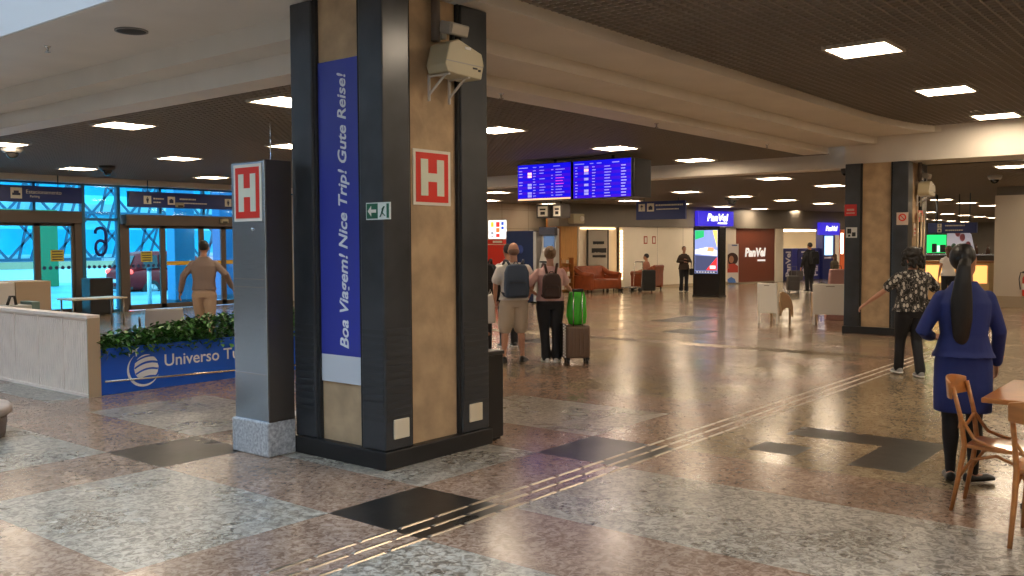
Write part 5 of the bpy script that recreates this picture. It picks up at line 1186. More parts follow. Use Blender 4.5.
def limb(mb, pts, n=14, side=V((1, 0, 0)), squash=1.0, ends=True):
    """pts: [(point, radius)]; tapered rounded tube"""
    P = [V(p) for p, r in pts]; R = [r for p, r in pts]; rings = []
    for i in range(len(P)):
        a = P[max(i-1, 0)]; b = P[min(i+1, len(P)-1)]; t = (b-a).normalized()
        s_ = (side-t*side.dot(t)); s_ = s_.normalized() if s_.length > 0.05 else t.orthogonal().normalized(); f = t.cross(s_)
        if i == 0 and ends:
            for q in (0.95, 0.6): rings.append(ering(P[0]-t*R[0]*q, s_, f, R[0]*math.sqrt(1-q*q), R[0]*math.sqrt(1-q*q)*squash, n))
        rings.append(ering(P[i], s_, f, R[i], R[i]*squash, n))
        if i == len(P)-1 and ends:
            for q in (0.6, 0.95): rings.append(ering(P[i]+t*R[i]*q, s_, f, R[i]*math.sqrt(1-q*q), R[i]*math.sqrt(1-q*q)*squash, n))
    mb.loft(rings)
def trunk(mb, rows, grow=0.0, n=24):
    """rows: (z, x, y, a, b)"""
    X, Y = V((1, 0, 0)), V((0, 1, 0)); rings = []
    for z, x, y, a, b in rows: rings.append(ering((x, y, z), X, Y, a+grow, b+grow, n, 0.85))
    mb.loft(rings)
def fuse(name, mb, m, parent, vox=0.008, smooth=6, label=None):
    o = mb.build(name, m, parent)
    r = o.modifiers.new('r', 'REMESH'); r.mode = 'VOXEL'; r.voxel_size = vox; r.use_smooth_shade = True
    if smooth: s_ = o.modifiers.new('s', 'SMOOTH'); s_.factor = 0.5; s_.iterations = smooth
    realize(o)
    if label: o['label'] = label
    return o
def person(label, loc, face_deg, h=1.65, female=False, skin=skin_l, vox=0.012, lean=0.0, wide=1.0,
           arms=None, legs=None, top=None, bottom=None, shoes=None, hair=None, seated=False, head_turn=0, extra=None):
    """local frame: +y forward, +x the person's right... metres for a 1.65 m body, scaled by h.
    arms: {'L': (elbow, wrist), 'R': ...}; legs: {'L': (knee, ankle, toe_dir)}"""
    t = thing('person', label, 'person', loc, math.radians(face_deg-90)); t.scale = (h/1.65,)*3
    w_ = wide
    sx = (0.165 if female else 0.185)*w_; hipx = 0.085*w_
    A = {'L': ((-sx-0.05, -0.02, 1.06), (-sx-0.06, 0.05, 0.82)), 'R': ((sx+0.05, -0.02, 1.06), (sx+0.06, 0.05, 0.82))}
    A.update(arms or {})
    Lg = {'L': ((-0.09, 0.02, 0.45), (-0.095, -0.02, 0.075), (-0.1, 1)), 'R': ((0.09, 0.02, 0.45), (0.095, -0.02, 0.075), (0.1, 1))}
    Lg.update(legs or {})
    hz = 0.0; L_ = V((0, lean, 0))
    hip = 0.84
    rows = [(0.76, 0, 0, .13*w_, .10), (0.83, 0, 0, (.172 if female else .165)*w_, .118), (0.92, 0, lean*.2, (.160 if female else .155)*w_, .115), (1.03, 0, lean*.4, (.128 if female else .145)*w_, .10*w_),
            (1.15, 0, lean*.7, (.142 if female else .165)*w_, .108*w_), (1.25, 0, lean*.9, (.150 if female else .172)*w_, .105*w_), (1.32, 0, lean, (.118 if female else .140)*w_, .080), (1.375, 0, lean, .070, .060), (1.405, 0, lean, .058, .056)]
    bd = MB()
    # head, jaw, neck, nose, ears
    hc = V((0, lean*1.1+0.012, 1.535)); ht = Matrix.Rotation(math.radians(head_turn), 3, 'Z')
    H_ = lambda x, y, z: hc+ht @ V((x, y, z))
    bd.ell(hc+V((0, -0.008, 0.015)), (0.073, 0.092, 0.098), seg=20, rings=14)
    bd.ell(H_(0, 0.022, -0.045), (0.056, 0.068, 0.068), seg=16)
    bd.ell(H_(0, 0.050, -0.082), (0.028, 0.028, 0.022), seg=12)
    bd.loft([[H_(-.011, .078, .012), H_(.011, .078, .012), H_(.006, .06, .03), H_(-.006, .06, .03)], [H_(-.017, .080, -.032), H_(.017, .080, -.032), H_(.012, .108, -.026), H_(-.012, .108, -.026)]])
    bd.ell(H_(0, 0.086, -0.058), (0.024, 0.012, 0.008), seg=12)
    for s_ in (-1, 1): bd.ell(H_(s_*0.074, -0.004, -0.008), (0.010, 0.020, 0.030), seg=10)
    limb(bd, [((0, lean*0.95-0.012, 1.36), 0.054), ((0, lean*1.05-0.006, 1.45), 0.049), ((0, lean*1.1, 1.50), 0.050)])
    trunk(bd, rows, -0.012)
    def armpts(S):
        e, wr = A[S]; s_ = -1 if S == 'L' else 1
        sh = V((s_*(sx-0.02), lean*.95, 1.285)); return sh, V(e), V(wr)
    for S in 'LR':
        sh, e, wr = armpts(S); s_ = -1 if S == 'L' else 1
        k = 0.9 if female else 1.0
        limb(bd, [(sh, .050*k), (sh.lerp(e, .5), .045*k), (e, .036*k), (e.lerp(wr, .3), .037*k), (wr, .024*k)])
        # hand: palm, four unequal curled fingers, thumb from the side of the palm
        d = (wr-e).normalized(); sd = V((1, 0, 0)) if abs(d.x) < 0.7 else V((0, 0, 1)); 
        n_ = d.cross(V((0, 1, 0))); n_ = (n_ if n_.length > 0.2 else d.cross(V((1, 0, 0)))).normalized()   # palm normal (towards thigh)
        if n_.x*s_ > 0: n_ = -n_
        f = n_.cross(d).normalized()
        if f.y < 0: f = -f
        limb(bd, [(wr, .024), (wr+d*.03, .034), (wr+d*.065, .037), (wr+d*.088, .033)], side=f, squash=0.42)
        for q, (o_, ln) in enumerate(((.028, .066), (.010, .074), (-.009, .069), (-.027, .054))):
            b0 = wr+d*.088+f*o_; 
            limb(bd, [(b0, .0095), (b0+d*ln*.42+n_*.006, .009), (b0+d*ln*.75+n_*.020, .0083), (b0+d*ln*.92+n_*.036, .0075)], n=8)
        tb = wr+d*.028+f*.028
        limb(bd, [(tb, .013), (tb+d*.026+f*.022+n_*.008, .0115), (tb+d*.052+f*.028+n_*.018, .0095)], n=8)
    def legpts(S):
        s_ = -1 if S == 'L' else 1; k, a, td = Lg[S]; return V((s_*hipx, 0, 0.80)), V(k), V(a), V((td[0], td[1], 0)).normalized()
    for S in 'LR':
        hp, k, a, td = legpts(S); g = 0.95 if female else 1.0
        limb(bd, [(hp, .082*g*w_), (hp.lerp(k, .5), .068*g*w_), (k, .050*g)])
        cal = k.lerp(a, .35)+V((0, -0.014, 0))
        limb(bd, [(k, .050*g), (cal, .052*g), (k.lerp(a, .75), .034*g), (a, .030*g)])
        limb(bd, [(a+V((0, 0, -.03))-td*.03, .028), (a+V((0, 0, -.042))+td*.05, .030), (a+V((0, 0, -.050))+td*.12, .024)], squash=.8)
    fuse('body', bd, skin, t, vox, 3)
    # eyes and brows
    for s_ in (-1, 1):
        MB().ell(H_(s_*0.029, 0.074, 0.008), (0.012, 0.008, 0.007), seg=10, rings=6).build('eye', mat('eye_dark', (0.03, 0.02, 0.02), 0.3), t)
    # top
    if top:
        mb = MB(); gr = top.get('grow', 0.014); hem = top.get('hem', 0.86)
        rr = [r for r in rows if r[0] > hem]; fl = top.get('flare', 0.012)
        base = min(rows, key=lambda r: abs(r[0]-hem))
        rr = [(hem, 0, base[2], base[3]+fl, base[4]+fl)]+rr[:-1]
        if top.get('collar'): rr = rr+[(1.40, 0, lean, .060, .058)]
        trunk(mb, rr, gr)
        sl = top.get('sleeve', 1.0)
        for S in 'LR':
            sh, e, wr = armpts(S); k = (0.9 if female else 1.0); q = top.get('sgrow', 0.012)
            if sl <= 0.5:
                pts = [(sh, .046*k+q), (sh.lerp(e, .45), .050*k+q+.004), (sh.lerp(e, sl*2), .048*k+q+.008)]
            else: pts = [(sh, .046*k+q), (sh.lerp(e, .5), .047*k+q), (e, .040*k+q), (e.lerp(wr, .5), .036*k+q), (e.lerp(wr, (sl-.5)*2*.97), .030*k+q)]
            limb(mb, pts)
        fuse(top.get('name', 'shirt'), mb, top['m'], t, vox, 4)
    if bottom:
        mb = MB(); gr = bottom.get('grow', 0.010); wz = bottom.get('waist', 0.98)
        rr = [r for r in rows if r[0] <= wz]
        if bottom.get('skirt'):
            hm = bottom['skirt']; rr = [(hm, 0, 0.0, bottom.get('hw', .19), .135), ((hm+.80)/2, 0, 0, (bottom.get('hw', .19)+.18)/2, .13)]+rr[1:]
            trunk(mb, rr, gr)
        else:
            trunk(mb, rr, gr); ln = bottom.get('len', 1.0)
            for S in 'LR':
                hp, k, a, td = legpts(S); g = 0.95 if female else 1.0; q = bottom.get('lgrow', 0.014)
                if ln <= 0.5: pts = [(hp, .084*g*w_+q), (hp.lerp(k, .5), .074*g*w_+q+.006), (hp.lerp(k, ln*2), .064*g*w_+q+.010)]
                else: pts = [(hp, .084*g*w_+q), (hp.lerp(k, .5), .070*g*w_+q), (k, .052*g+q), (k.lerp(a, .5), .046*g+q), (a+V((0, 0, .0)), bottom.get('cuff', .040)+q)]
                limb(mb, pts)
        fuse(bottom.get('name', 'trousers'), mb, bottom['m'], t, vox, 4)
    if shoes:
        for S in 'LR':
            hp, k, a, td = legpts(S); mb = MB(); sv = V((td.y, -td.x, 0))
            an = V((a.x, a.y, max(a.z, 0.075))); lift = an.z-0.075
            z0 = lift; rings = []
            for (f_, w2, hh) in ((-.072, .018, .05), (-.06, .034, .075), (-.02, .040, .095 if not shoes.get('flat') else .06), (.04, .043, .078 if not shoes.get('flat') else .05), (.10, .048, .058), (.145, .042, .046), (.172, .020, .030)):
                c = an+td*f_; rings.append([V((c.x, c.y, z0+.004))+sv*w2, V((c.x, c.y, z0+hh*.6))+sv*w2*1.03, V((c.x, c.y, z0+hh))+sv*w2*.5, V((c.x, c.y, z0+hh))-sv*w2*.5, V((c.x, c.y, z0+hh*.6))-sv*w2*1.03, V((c.x, c.y, z0+.004))-sv*w2])
            mb.loft(rings); sh_ = mb.build('shoe', shoes['m'], t)
            sb = sh_.modifiers.new('s', 'SUBSURF'); sb.levels = 2; sb.render_levels = 2; realize(sh_)
            if not shoes.get('flat'):
                mb = MB(); rings = []
                for (f_, w2) in ((-.074, .022), (-.06, .037), (-.02, .042), (.04, .046), (.10, .051), (.147, .044), (.172, .024)):
                    c = an+td*f_; rings.append([V((c.x, c.y, z0))+sv*w2, V((c.x, c.y, z0+.018))+sv*w2, V((c.x, c.y, z0+.018))-sv*w2, V((c.x, c.y, z0))-sv*w2])
                mb.loft(rings).build('sole', shoes.get('sole', white), sh_)
    if hair:
        mb = MB(); st_ = hair['style']
        cap = lambda g=0.008, dz=0.0: mb.ell(hc+ht @ V((0, -0.022, 0.030+dz)), (0.076+g, 0.090+g, 0.088+g), seg=20, rings=12)
        if st_ == 'short': cap(0.004)
        elif st_ == 'bald': mb.ell(hc+ht @ V((0, -0.032, -0.01)), (0.0745, 0.080, 0.060), seg=18)
        elif st_ == 'bob':
            cap(0.020)
            for k in range(60):
                rr_ = random.Random(k*7); a = rr_.uniform(pi*0.95, 2.05*pi); z = rr_.uniform(-0.13, 0.11); sp = 1.05 if z > .05 else 1.2
                mb.ell(hc+V((0.088*sp*math.cos(a)*(1.25 if z < 0 else 1), 0.085*sp*math.sin(a)-0.005, z)), (rr_.uniform(.022, .036),)*3, seg=8, rings=6)
            for k in range(0):
                a = pi+pi*k/25; rnd_ = random.Random(k)
                for z in (0.05, 0.0, -0.05, -0.10): mb.ell(hc+V((0.088*math.cos(a), 0.085*math.sin(a)-0.01, z+rnd_.uniform(-.015, .015))), (0.034, 0.034, 0.038), seg=8, rings=6)
        elif st_ == 'bun':
            cap(0.012); mb.ell(hc+ht @ V((0, -0.10, 0.065)), (0.048, 0.042, 0.050)); mb.ell(hc+ht @ V((0.02, -0.09, 0.01)), (0.04, 0.035, 0.045))
        elif st_ == 'pony':
            cap(0.010); q = hc+V((-0.01, -0.09, 0.02)); E_ = hair.get('end', 1.02)
            limb(mb, [(q, .034), (q+V((-.02, -.045, -.05)), .042), (q+V((-.03, -.055, -.16)), .056), (V((q.x-.035, q.y-.05, 1.28)), .070), (V((q.x-.03, q.y-.045, 1.14)), .068), (V((q.x-.03, q.y-.035, E_+.04)), .052), (V((q.x-.02, q.y-.03, E_)), .035)], squash=.6)
        elif st_ == 'long':
            cap(0.012); limb(mb, [(hc+V((0, -.06, .02)), .075), (hc+V((0, -.075, -.10)), .080), (hc+V((0, -.075, -.2)), .06)], squash=.6)
        fuse('hair', mb, hair['m'], t, max(0.006, vox*.7), 2)
        if st_ == 'bun': MB().box(-0.022, -0.155, 1.60, 0.022, -0.13, 1.66).build('hair_clip', mat('clip', (0.5, 0.35, 0.2), 0.3), t, bevel=0.006)
    if extra: extra(t)
    return t
def backpack(lab, host, m, m2, wdt, hgt, dep, z0, y0, strap_m):
    """a pack on a person's back: its own thing placed in the host's frame"""
    M = host.matrix_basis.copy()
    t = thing('backpack', lab, 'backpack'); t.matrix_basis = M
    out = [(-wdt*.46, 0), (wdt*.46, 0), (wdt*.5, hgt*.25), (wdt*.48, hgt*.75), (wdt*.36, hgt*.97), (0, hgt), (-wdt*.36, hgt*.97), (-wdt*.48, hgt*.75), (-wdt*.5, hgt*.25)]
    MB().prism(out, lambda u, v, d: V((u, y0-d, z0+v)), 0, dep).build('main_pouch', m, t, bevel=0.03, seg=3)
    po = [(u*.8, v*.5+0.02) for u, v in out]
    pk = MB().prism(po, lambda u, v, d: V((u, y0-dep-d+0.01, z0+v)), 0, dep*.3).build('front_pocket', m2, t, bevel=0.018)
    MB().box(-wdt*.34, y0-dep*1.3-0.004, z0+hgt*.44, wdt*.34, y0-dep*1.3+0.012, z0+hgt*.455).build('zip', black, pk)
    for s_ in (-1, 1):
        MB().tube([(s_*wdt*.22, y0-.005, z0+hgt*.93), (s_*wdt*.32, y0+.03, 1.40), (s_*wdt*.38, y0+.12, 1.405), (s_*wdt*.42, y0+.22, 1.32), (s_*wdt*.47, y0+.235, 1.2), (s_*wdt*.5, y0+.14, z0+0.08), (s_*wdt*.45, y0+.0, z0+0.03)], 0.018, seg=8).build('strap', strap_m, t)
    MB().tube([(-.03, y0-.02, z0+hgt*.98), (-.02, y0-.02, z0+hgt*1.05), (.02, y0-.02, z0+hgt*1.05), (.03, y0-.02, z0+hgt*.98)], 0.007, seg=8).build('grab_loop', strap_m, t)
    return t
wht_t = mat('shirt_white', (0.74, 0.70, 0.66), 0.8); blk_c = mat('cloth_black', (0.012, 0.012, 0.014), 0.8, bump=0.3, bscale=30); trs_c = mat('trousers_black', (0.012, 0.013, 0.018), 0.75, bump=0.3, bscale=20)
shoe_b = mat('shoe_black', (0.012, 0.012, 0.012), 0.4); shoe_w = mat('shoe_white', (0.7, 0.7, 0.7), 0.5)
# 1 man walking to the doors
p1 = person('man in a grey beige jumper and beige trousers walking towards the glass doors', (8.32, 13.0, 0), 48, 1.68, False, skin_t, 0.011, lean=0.02,
       arms={'L': ((-0.30, -0.03, 1.10), (-0.36, 0.04, 0.86)), 'R': ((0.33, -0.02, 1.12), (0.40, 0.12, 0.92))},
       legs={'L': ((-0.09, 0.10, 0.46), (-0.10, 0.12, 0.075), (-0.1, 1)), 'R': ((0.09, -0.02, 0.45), (0.10, -0.20, 0.10), (0.1, 1))},
       top=dict(m=mat('jumper_taupe', (0.24, 0.18, 0.15), 0.85, bump=0.3, bscale=40), hem=0.88, grow=0.022, collar=True, name='jumper'), bottom=dict(m=mat('trousers_beige', (0.50, 0.36, 0.24), 0.8, bump=0.3, bscale=15), lgrow=0.022), shoes=dict(m=shoe_b), hair=dict(style='short', m=hair_b))
q = p1.matrix_basis @ V((0.46, 0.17, 0.82))
t = thing('paper_sheet', 'folded white paper in the right hand of the man in the grey beige jumper', 'paper', tuple(q), math.radians(30))
MB().add([(-.05, -.01, -.10), (.05, -.01, -.12), (.06, .0, .03), (-.04, .0, .05), (-.05, -.007, -.10), (.05, -.007, -.12), (.06, .003, .03), (-.04, .003, .05)], [(0,1,2,3),(7,6,5,4),(0,4,5,1),(1,5,6,2),(2,6,7,3),(3,7,4,0)]).build('sheet', white, t)
MB().add([(-.045, -.016, -.10), (.045, -.016, -.06), (.03, -.012, .03), (-.045, -.012, -.10)], [(0,1,2)]).build('fold', white, t)
soft_case('suitcase', 'navy blue upright suitcase beside the man in the grey beige jumper', 'suitcase', (8.55, 12.15, 0), math.radians(-40), 0.36, 0.25, 0.86, mat('case_navy', (0.012, 0.035, 0.12), 0.4))
# 2 bald man with backpack
khaki = mat('shorts_khaki', (0.50, 0.41, 0.32), 0.85, bump=0.3, bscale=15)
p2 = person('bald man in a white shirt and khaki shorts wearing a blue grey backpack', (9.75, 7.86, 0), 50, 1.62, False, skin_l, 0.010, wide=1.08,
       arms={'L': ((-0.26, -0.02, 1.08), (-0.24, 0.12, 0.86)), 'R': ((0.27, 0.0, 1.08), (0.26, 0.16, 0.93))},
       legs={'L': ((-0.12, 0.02, 0.45), (-0.15, -0.03, 0.075), (-0.25, 1)), 'R': ((0.10, 0.03, 0.45), (0.12, 0.0, 0.075), (0.55, 1))},
       top=dict(m=wht_t, hem=0.86, sleeve=0.36, grow=0.024, sgrow=0.02), bottom=dict(m=khaki, len=0.46, lgrow=0.024, name='shorts'), shoes=dict(m=shoe_b, sole=shoe_b), hair=dict(style='bald', m=mat('scalp_stubble', (0.22, 0.12, 0.08), 0.7)))
backpack('blue grey backpack worn by the bald man in khaki shorts', p2, mat('pack_blue', (0.055, 0.08, 0.13), 0.7, bump=0.2), mat('pack_blue_dark', (0.04, 0.06, 0.10), 0.7), 0.34, 0.46, 0.13, 0.90, -0.14, mat('pack_strap', (0.04, 0.05, 0.08), 0.8))
# 3 woman in pink with brown backpack
p3 = person('woman in a pale pink shirt and black trousers with her left hand on her hip', (10.05, 7.47, 0), 44, 1.56, True, skin_l, 0.010, wide=1.12,
       arms={'L': ((-0.36, -0.06, 1.08), (-0.20, 0.05, 0.97)), 'R': ((0.24, 0.02, 1.09), (0.36, 0.14, 0.97))},
       legs={'L': ((-0.08, 0.02, 0.45), (-0.06, -0.02, 0.075), (-0.2, 1)), 'R': ((0.09, 0.01, 0.45), (0.09, -0.02, 0.075), (0.3, 1))},
       top=dict(m=mat('shirt_pink', (0.62, 0.38, 0.36), 0.85, bump=0.2, bscale=30), hem=0.88, sleeve=0.34, grow=0.022, sgrow=0.018), bottom=dict(m=trs_c, lgrow=0.022, cuff=0.05), shoes=dict(m=shoe_w), hair=dict(style='bun', m=hair_bl))
backpack('small dark brown backpack worn by the woman in the pale pink shirt', p3, mat('pack_brown', (0.045, 0.022, 0.018), 0.6), mat('pack_brown', (0.045, 0.022, 0.018), 0.6), 0.27, 0.36, 0.12, 0.92, -0.13, mat('strap_brown', (0.07, 0.03, 0.022), 0.6))
# 4 man ahead in white, 5 dark figure at the column edge
p4 = person('dark haired man in a white shirt mostly hidden in front of the bald man', (11.15, 9.10, 0), 60, 1.60, False, skin_t, 0.013,
       arms={'L': ((-0.26, 0.0, 1.08), (-0.24, 0.10, 0.84)), 'R': ((0.24, 0.0, 1.08), (0.2, 0.15, 0.88))},
       top=dict(m=wht_t, hem=0.80, sleeve=0.36, grow=0.02), bottom=dict(m=trs_c, lgrow=0.016), shoes=dict(m=shoe_b), hair=dict(style='short', m=hair_b))
t = thing('white_carrier_bag', 'long white carrier bag hanging at the left of the bald man', 'bag', tuple(p2.matrix_basis @ V((-0.30, 0.17, 0.52))), math.radians(-45))
MB().prism([(-0.07, 0.0), (0.07, 0.01), (0.06, 0.36), (0.02, 0.42), (-0.05, 0.38)], lambda a, v, d: V((a, d, v)), -0.04, 0.04).build('sack', wht_t, t, bevel=0.02)
MB().tube([(-0.03, 0, 0.38), (0, 0, 0.47), (0.03, 0, 0.38)], 0.006).build('handle', wht_t, t)
p5 = person('person in dark clothes almost hidden behind the right edge of the big column', (9.98, 8.64, 0), 45, 1.62, False, skin_t, 0.014,
       top=dict(m=blk_c, hem=0.84, grow=0.02), bottom=dict(m=trs_c), shoes=dict(m=shoe_b), hair=dict(style='short', m=hair_b))
backpack('black backpack just showing at the right edge of the big column', p5, blk_c, blk_c, 0.38, 0.50, 0.16, 0.86, -0.13, blk_c)
# bronze suitcase with green bag
sc_ = thing('suitcase', 'bronze hard shell suitcase with ribbed sides beside the woman in pink', 'suitcase', (10.17, 7.12, 0), math.radians(-44))
shell = mat('case_bronze', (0.20, 0.135, 0.10), 0.35, metal=0.4)
mb = MB().box(-0.17, -0.11, 0.07, 0.17, 0.11, 0.51)
mb.build('shell', shell, sc_, bevel=0.035, seg=4)
mb = MB()
for k in range(6): mb.box(-0.13+k*0.05, -0.116, 0.11, -0.118+k*0.05, -0.10, 0.47)
mb.build('ribs', shell, sc_, bevel=0.004)
mb = MB()
for k in range(22):
    for j in range(2):
        if (k+j) % 2: mb.box(-0.206+j*0.02, -0.124, 0.09+k*0.02, -0.186+j*0.02, -0.120, 0.11+k*0.02, 1)
        else: mb.box(-0.206+j*0.02, -0.124, 0.09+k*0.02, -0.186+j*0.02, -0.120, 0.11+k*0.02, 0)
mb.box(-0.206, -0.120, 0.09, -0.172, 0.10, 0.53, 0)
mb.build('checkered_side', [black, white], sc_, label='black and white checkered side strip')
for a in (-1, 1):
    for b_ in (-1, 1):
        MB().cyl((a*0.13-0.015, b_*0.085, 0.03), (a*0.13+0.015, b_*0.085, 0.03), 0.03).build('wheel', black, sc_)
        MB().box(a*0.13-0.025, b_*0.085-0.02, 0.035, a*0.13+0.025, b_*0.085+0.02, 0.08).build('wheel_fork', black, sc_)
for a in (-0.06, 0.06): MB().cyl((a, -0.09, 0.5), (a, -0.09, 0.98), 0.008).build('handle_tube', mat('handle_silver', (0.6, 0.6, 0.6), 0.25, metal=1), sc_)
MB().box(-0.075, -0.105, 0.96, 0.075, -0.075, 1.0).build('grip', black, sc_, bevel=0.008)
MB().tube([(-0.05, 0.02, 0.54), (-0.04, 0.02, 0.57), (0.04, 0.02, 0.57), (0.05, 0.02, 0.54)], 0.01).build('top_handle', black, sc_)
gb = thing('green_bag', 'bright green bag resting on top of the bronze suitcase', 'bag', (10.17, 7.12, 0.515), math.radians(-44))
rings = []
for k, (z, a, b_) in enumerate(((0.0, .09, .06), (.02, .12, .075), (.12, .135, .08), (.25, .13, .075), (.36, .12, .06), (.44, .10, .035))):
    rr = []
    for j in range(18):
        an = 2*pi*j/18; wob = 1+0.05*math.sin(3*an+k*1.9)+0.03*math.sin(7*an+k*2.3); rr.append((a*wob*math.cos(an)+0.01, 0.03+b_*wob*math.sin(an), z))
    rings.append(rr)
MB().loft(rings).build('sack', mat('bag_green', (0.06, 0.50, 0.03), 0.5, bump=0.3, bscale=12), gb)
MB().tube([(-0.04, 0.03, 0.38), (-0.03, 0.02, 0.44), (0.04, 0.02, 0.44), (0.05, 0.03, 0.38)], 0.01).build('handle', mat('bag_green', (0.06, 0.50, 0.03), 0.5), gb)
# 6 woman in patterned top
pat = mat('top_pattern', (0.015, 0.014, 0.014), 0.8)
nt = pat.node_tree; bs = nt.nodes['Principled BSDF']; tc = nt.nodes.new('ShaderNodeTexCoord'); mp = nt.nodes.new('ShaderNodeMapping'); mp.inputs['Scale'].default_value = (21, 21, 13)
vo = nt.nodes.new('ShaderNodeTexVoronoi'); vo.inputs['Scale'].default_value = 1.0; rp = nt.nodes.new('ShaderNodeValToRGB'); rp.color_ramp.interpolation = 'CONSTANT'
rp.color_ramp.elements[0].color = (0.50, 0.47, 0.42, 1); rp.color_ramp.elements[1].position = 0.36; rp.color_ramp.elements[1].color = (0.015, 0.014, 0.014, 1)
k_ = rp.color_ramp.elements.new(0.56); k_.color = (0.22, 0.20, 0.18, 1); k2 = rp.color_ramp.elements.new(0.62); k2.color = (0.012, 0.012, 0.012, 1)
nt.links.new(tc.outputs['Object'], mp.inputs[0]); nt.links.new(mp.outputs[0], vo.inputs['Vector']); nt.links.new(vo.outputs['Distance'], rp.inputs[0]); nt.links.new(rp.outputs[0], bs.inputs['Base Color'])
p6 = person('woman with black curly hair in a black and white patterned top walking away', (11.55, 3.22, 0), 42, 1.53, True, skin_l, 0.010, wide=1.22,
       arms={'L': ((-0.34, 0.06, 1.10), (-0.50, 0.22, 0.93)), 'R': ((0.32, -0.02, 1.09), (0.37, 0.06, 0.86))},
       legs={'L': ((-0.09, 0.12, 0.47), (-0.09, 0.16, 0.10), (0, 1)), 'R': ((0.08, 0.03, 0.45), (0.05, -0.14, 0.085), (0.1, 1))},
       top=dict(m=pat, hem=0.84, sleeve=0.36, grow=0.026, sgrow=0.02, flare=0.02, name='blouse'), bottom=dict(m=trs_c, lgrow=0.018, cuff=0.046), shoes=dict(m=mat('shoe_grey', (0.3, 0.3, 0.3), 0.6)), hair=dict(style='bob', m=hair_b))
# 7 woman in blue uniform
unib = mat('uniform_blue', (0.012, 0.025, 0.15), 0.75, bump=0.25, bscale=25)
def u_extra(t):
    MB().tube([(-.06, -.03, 1.385), (0, -.062, 1.39), (.06, -.03, 1.385), (.07, .03, 1.375), (.02, .07, 1.36), (-.05, .05, 1.375)], 0.014, closed=True).build('scarf', mat('scarf_red', (0.45, 0.02, 0.02), 0.7), t)
    for s_, w0 in ((1, V((0.263, 0.19, 0.85))),): MB().tube([w0+V((math.cos(a)*.036, math.sin(a)*.036, 0.012)) for a in [2*pi*k/10 for k in range(10)]], 0.006, closed=True).build('cuff_trim', mat('scarf_red', (0.45, 0.02, 0.02), 0.7), t)
    for s_ in (-1, 1):
        pass
p7 = person('woman in a royal blue uniform with a long black ponytail standing by the wooden table', (6.63, 1.52, 0), 25, 1.58, True, skin_t, 0.008, wide=1.02,
       arms={'L': ((-0.27, -0.03, 1.05), (-0.18, 0.17, 1.00)), 'R': ((0.235, 0.04, 1.05), (0.26, 0.20, 0.82))},
       legs={'L': ((-0.075, 0.02, 0.45), (-0.07, 0.0, 0.085), (0.1, 1)), 'R': ((0.075, 0.0, 0.45), (0.07, -0.03, 0.085), (0.95, 0.5))},
       top=dict(m=unib, hem=0.88, grow=0.020, collar=True, flare=0.022, name='jacket'), bottom=dict(m=unib, skirt=0.50, hw=0.175, name='skirt'), shoes=dict(m=shoe_b, flat=True), hair=dict(style='pony', m=hair_b, end=0.98), head_turn=-48, extra=u_extra)
# black tights over the legs
mb = MB()
for S, k, a in (('L', V((-0.075, 0.02, 0.45)), V((-0.07, 0.0, 0.085))), ('R', V((0.075, 0.0, 0.45)), V((0.07, -0.03, 0.085)))):
    hp = V((-0.09 if S == 'L' else 0.09, 0, 0.72)); limb(mb, [(hp, .078), (hp.lerp(k, .5), .068), (k, .053), (k.lerp(a, .35)+V((0, -.014, 0)), .056), (k.lerp(a, .75), .038), (a, .034)])
fuse('tights', mb, mat('tights_black', (0.010, 0.010, 0.013), 0.7), p7, 0.008, 2)
# 8 standing woman by the totem
p8 = person('woman in a dark brown top and black trousers standing left of the digital totem', (27.4, 14.85, 0), 222, 1.50, True, skin_t, 0.014,
       arms={'L': ((-0.24, 0.02, 1.08), (-0.05, 0.20, 1.16)), 'R': ((0.25, 0.02, 1.08), (0.06, 0.20, 1.08))},
       top=dict(m=mat('top_brown', (0.045, 0.028, 0.020), 0.85), hem=0.80, grow=0.03), bottom=dict(m=trs_c, lgrow=0.022, cuff=0.06), shoes=dict(m=shoe_b), hair=dict(style='short', m=hair_br))
t = thing('handbag', 'dark handbag hanging at the side of the standing woman in brown', 'bag', tuple(p8.matrix_basis @ V((-0.22, 0.22, 0.60))), math.radians(40))
MB().prism([(-0.14, 0), (0.14, 0), (0.11, 0.22), (-0.11, 0.22)], lambda a, v, d: V((a, d, v)), -0.05, 0.05).build('pouch', blk_c, t, bevel=0.02)
MB().tube([(-0.09, 0, 0.21), (-0.02, 0.0, 0.48), (0.02, 0.0, 0.48), (0.09, 0, 0.21)], 0.008).build('strap', blk_c, t)
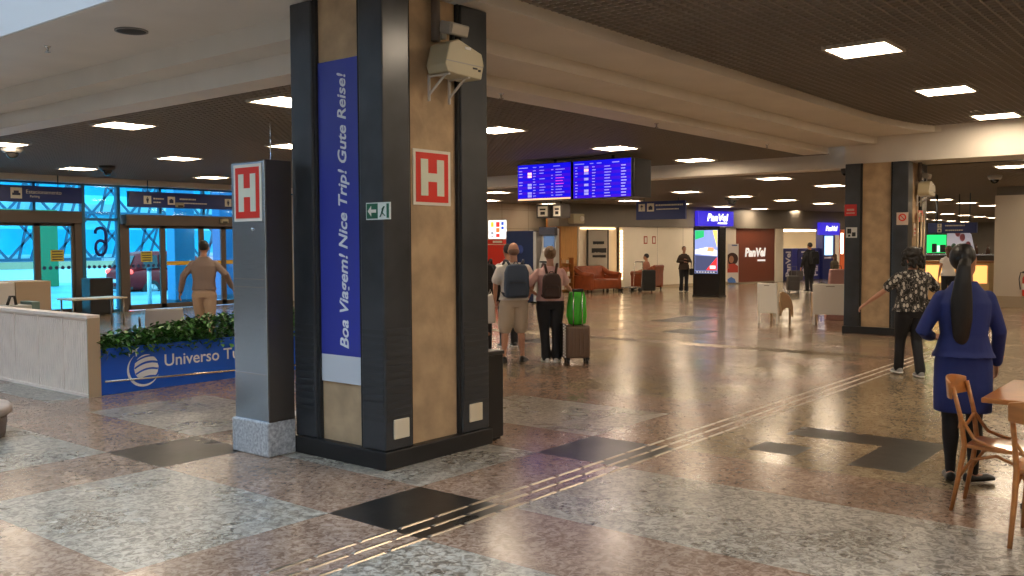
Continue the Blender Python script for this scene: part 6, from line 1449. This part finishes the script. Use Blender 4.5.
# 9 man in black with luggage near the shop
p9 = person('man in a black coat and black trousers standing with bags before the open shop', (29.5, 11.42, 0), 60, 1.60, False, skin_t, 0.014, wide=1.15,
       arms={'L': ((-0.27, -0.02, 1.08), (-0.3, 0.04, 0.84)), 'R': ((0.28, 0.03, 1.10), (0.32, 0.2, 0.98))},
       top=dict(m=blk_c, hem=0.74, grow=0.035, collar=True, name='coat'), bottom=dict(m=trs_c, lgrow=0.02), shoes=dict(m=shoe_b), hair=dict(style='short', m=hair_b))
backpack('black backpack worn by the man in the black coat', p9, blk_c, blk_c, 0.34, 0.44, 0.14, 0.92, -0.15, blk_c)
soft_case('suitcase', 'dark grey wheeled suitcase left of the man in the black coat', 'suitcase', (28.75, 11.66, 0), cam_rz(), 0.38, 0.26, 0.54, mat('case_grey', (0.06, 0.055, 0.055), 0.5), True, 0.3)
p10 = person('person in a long olive brown coat standing right of the man in black', (30.3, 10.9, 0), 75, 1.22, True, skin_t, 0.014, wide=1.15,
       top=dict(m=mat('coat_olive', (0.10, 0.08, 0.055), 0.8), hem=0.55, grow=0.035, flare=0.05, name='coat'), bottom=dict(m=trs_c, lgrow=0.02), shoes=dict(m=shoe_b), hair=dict(style='long', m=hair_br))
soft_case('travel_bag', 'black holdall on the floor between the man in black and the olive coat', 'bag', (29.0, 10.9, -0.045), cam_rz(), 0.45, 0.3, 0.34, blk_c, False, 0)
# 11 seated person in the leather armchair: only head and shoulders show above the back
def seated(lab, loc, face, topm, hairm, h=1.62, sk=skin_t):
    t = person(lab, loc, face, h, False, sk, 0.014,
        arms={'L': ((-0.23, 0.02, 1.08), (-0.16, 0.25, 1.02)), 'R': ((0.23, 0.02, 1.08), (0.16, 0.25, 1.02))},
        legs={'L': ((-0.10, 0.42, 0.82), (-0.10, 0.44, 0.47), (0, 1)), 'R': ((0.10, 0.42, 0.82), (0.10, 0.44, 0.47), (0, 1))},
        top=dict(m=topm, hem=0.84, grow=0.02, sleeve=1.0), bottom=dict(m=trs_c, lgrow=0.014), shoes=dict(m=shoe_b), hair=dict(style='short', m=hairm))
    return t
ac = FW(-0.66, 0, 0.90)
seated('dark haired person sitting in the leather armchair, head and shoulders above its back', (ac.x, ac.y, -0.37), math.degrees(wa)-65+180, mat('shirt_rust', (0.30, 0.12, 0.07), 0.8), hair_b)
# 12 person behind the woman in blue
p12 = person('person in a white sleeveless top standing half hidden at the bar counter', (23.9, 5.85, 0), 35, 1.50, True, skin_t, 0.014,
       top=dict(m=wht_t, hem=0.86, sleeve=0.12, grow=0.02), bottom=dict(m=trs_c), shoes=dict(m=shoe_b), hair=dict(style='long', m=hair_br))
# 13 seated customer by the second column
p13 = seated('person in red with flowers of dark hair seated just left of the second column', (20.3, 6.75, -0.37), 200, mat('shirt_red', (0.45, 0.06, 0.04), 0.8), hair_br, 1.55, skin_l)
p13['label'] = 'dark haired person in red seated just left of the second column behind the white armchair'
t = thing('red_seat_cube', 'plain seat under the person in red left of the second column', 'stool', (20.3, 6.75, 0), math.radians(110))
MB().box(-0.22, -0.25, 0.04, 0.22, 0.2, 0.36).build('seat', leather, t, bevel=0.03); MB().box(-0.18, -0.2, 0, 0.18, 0.16, 0.04).build('foot', black, t)
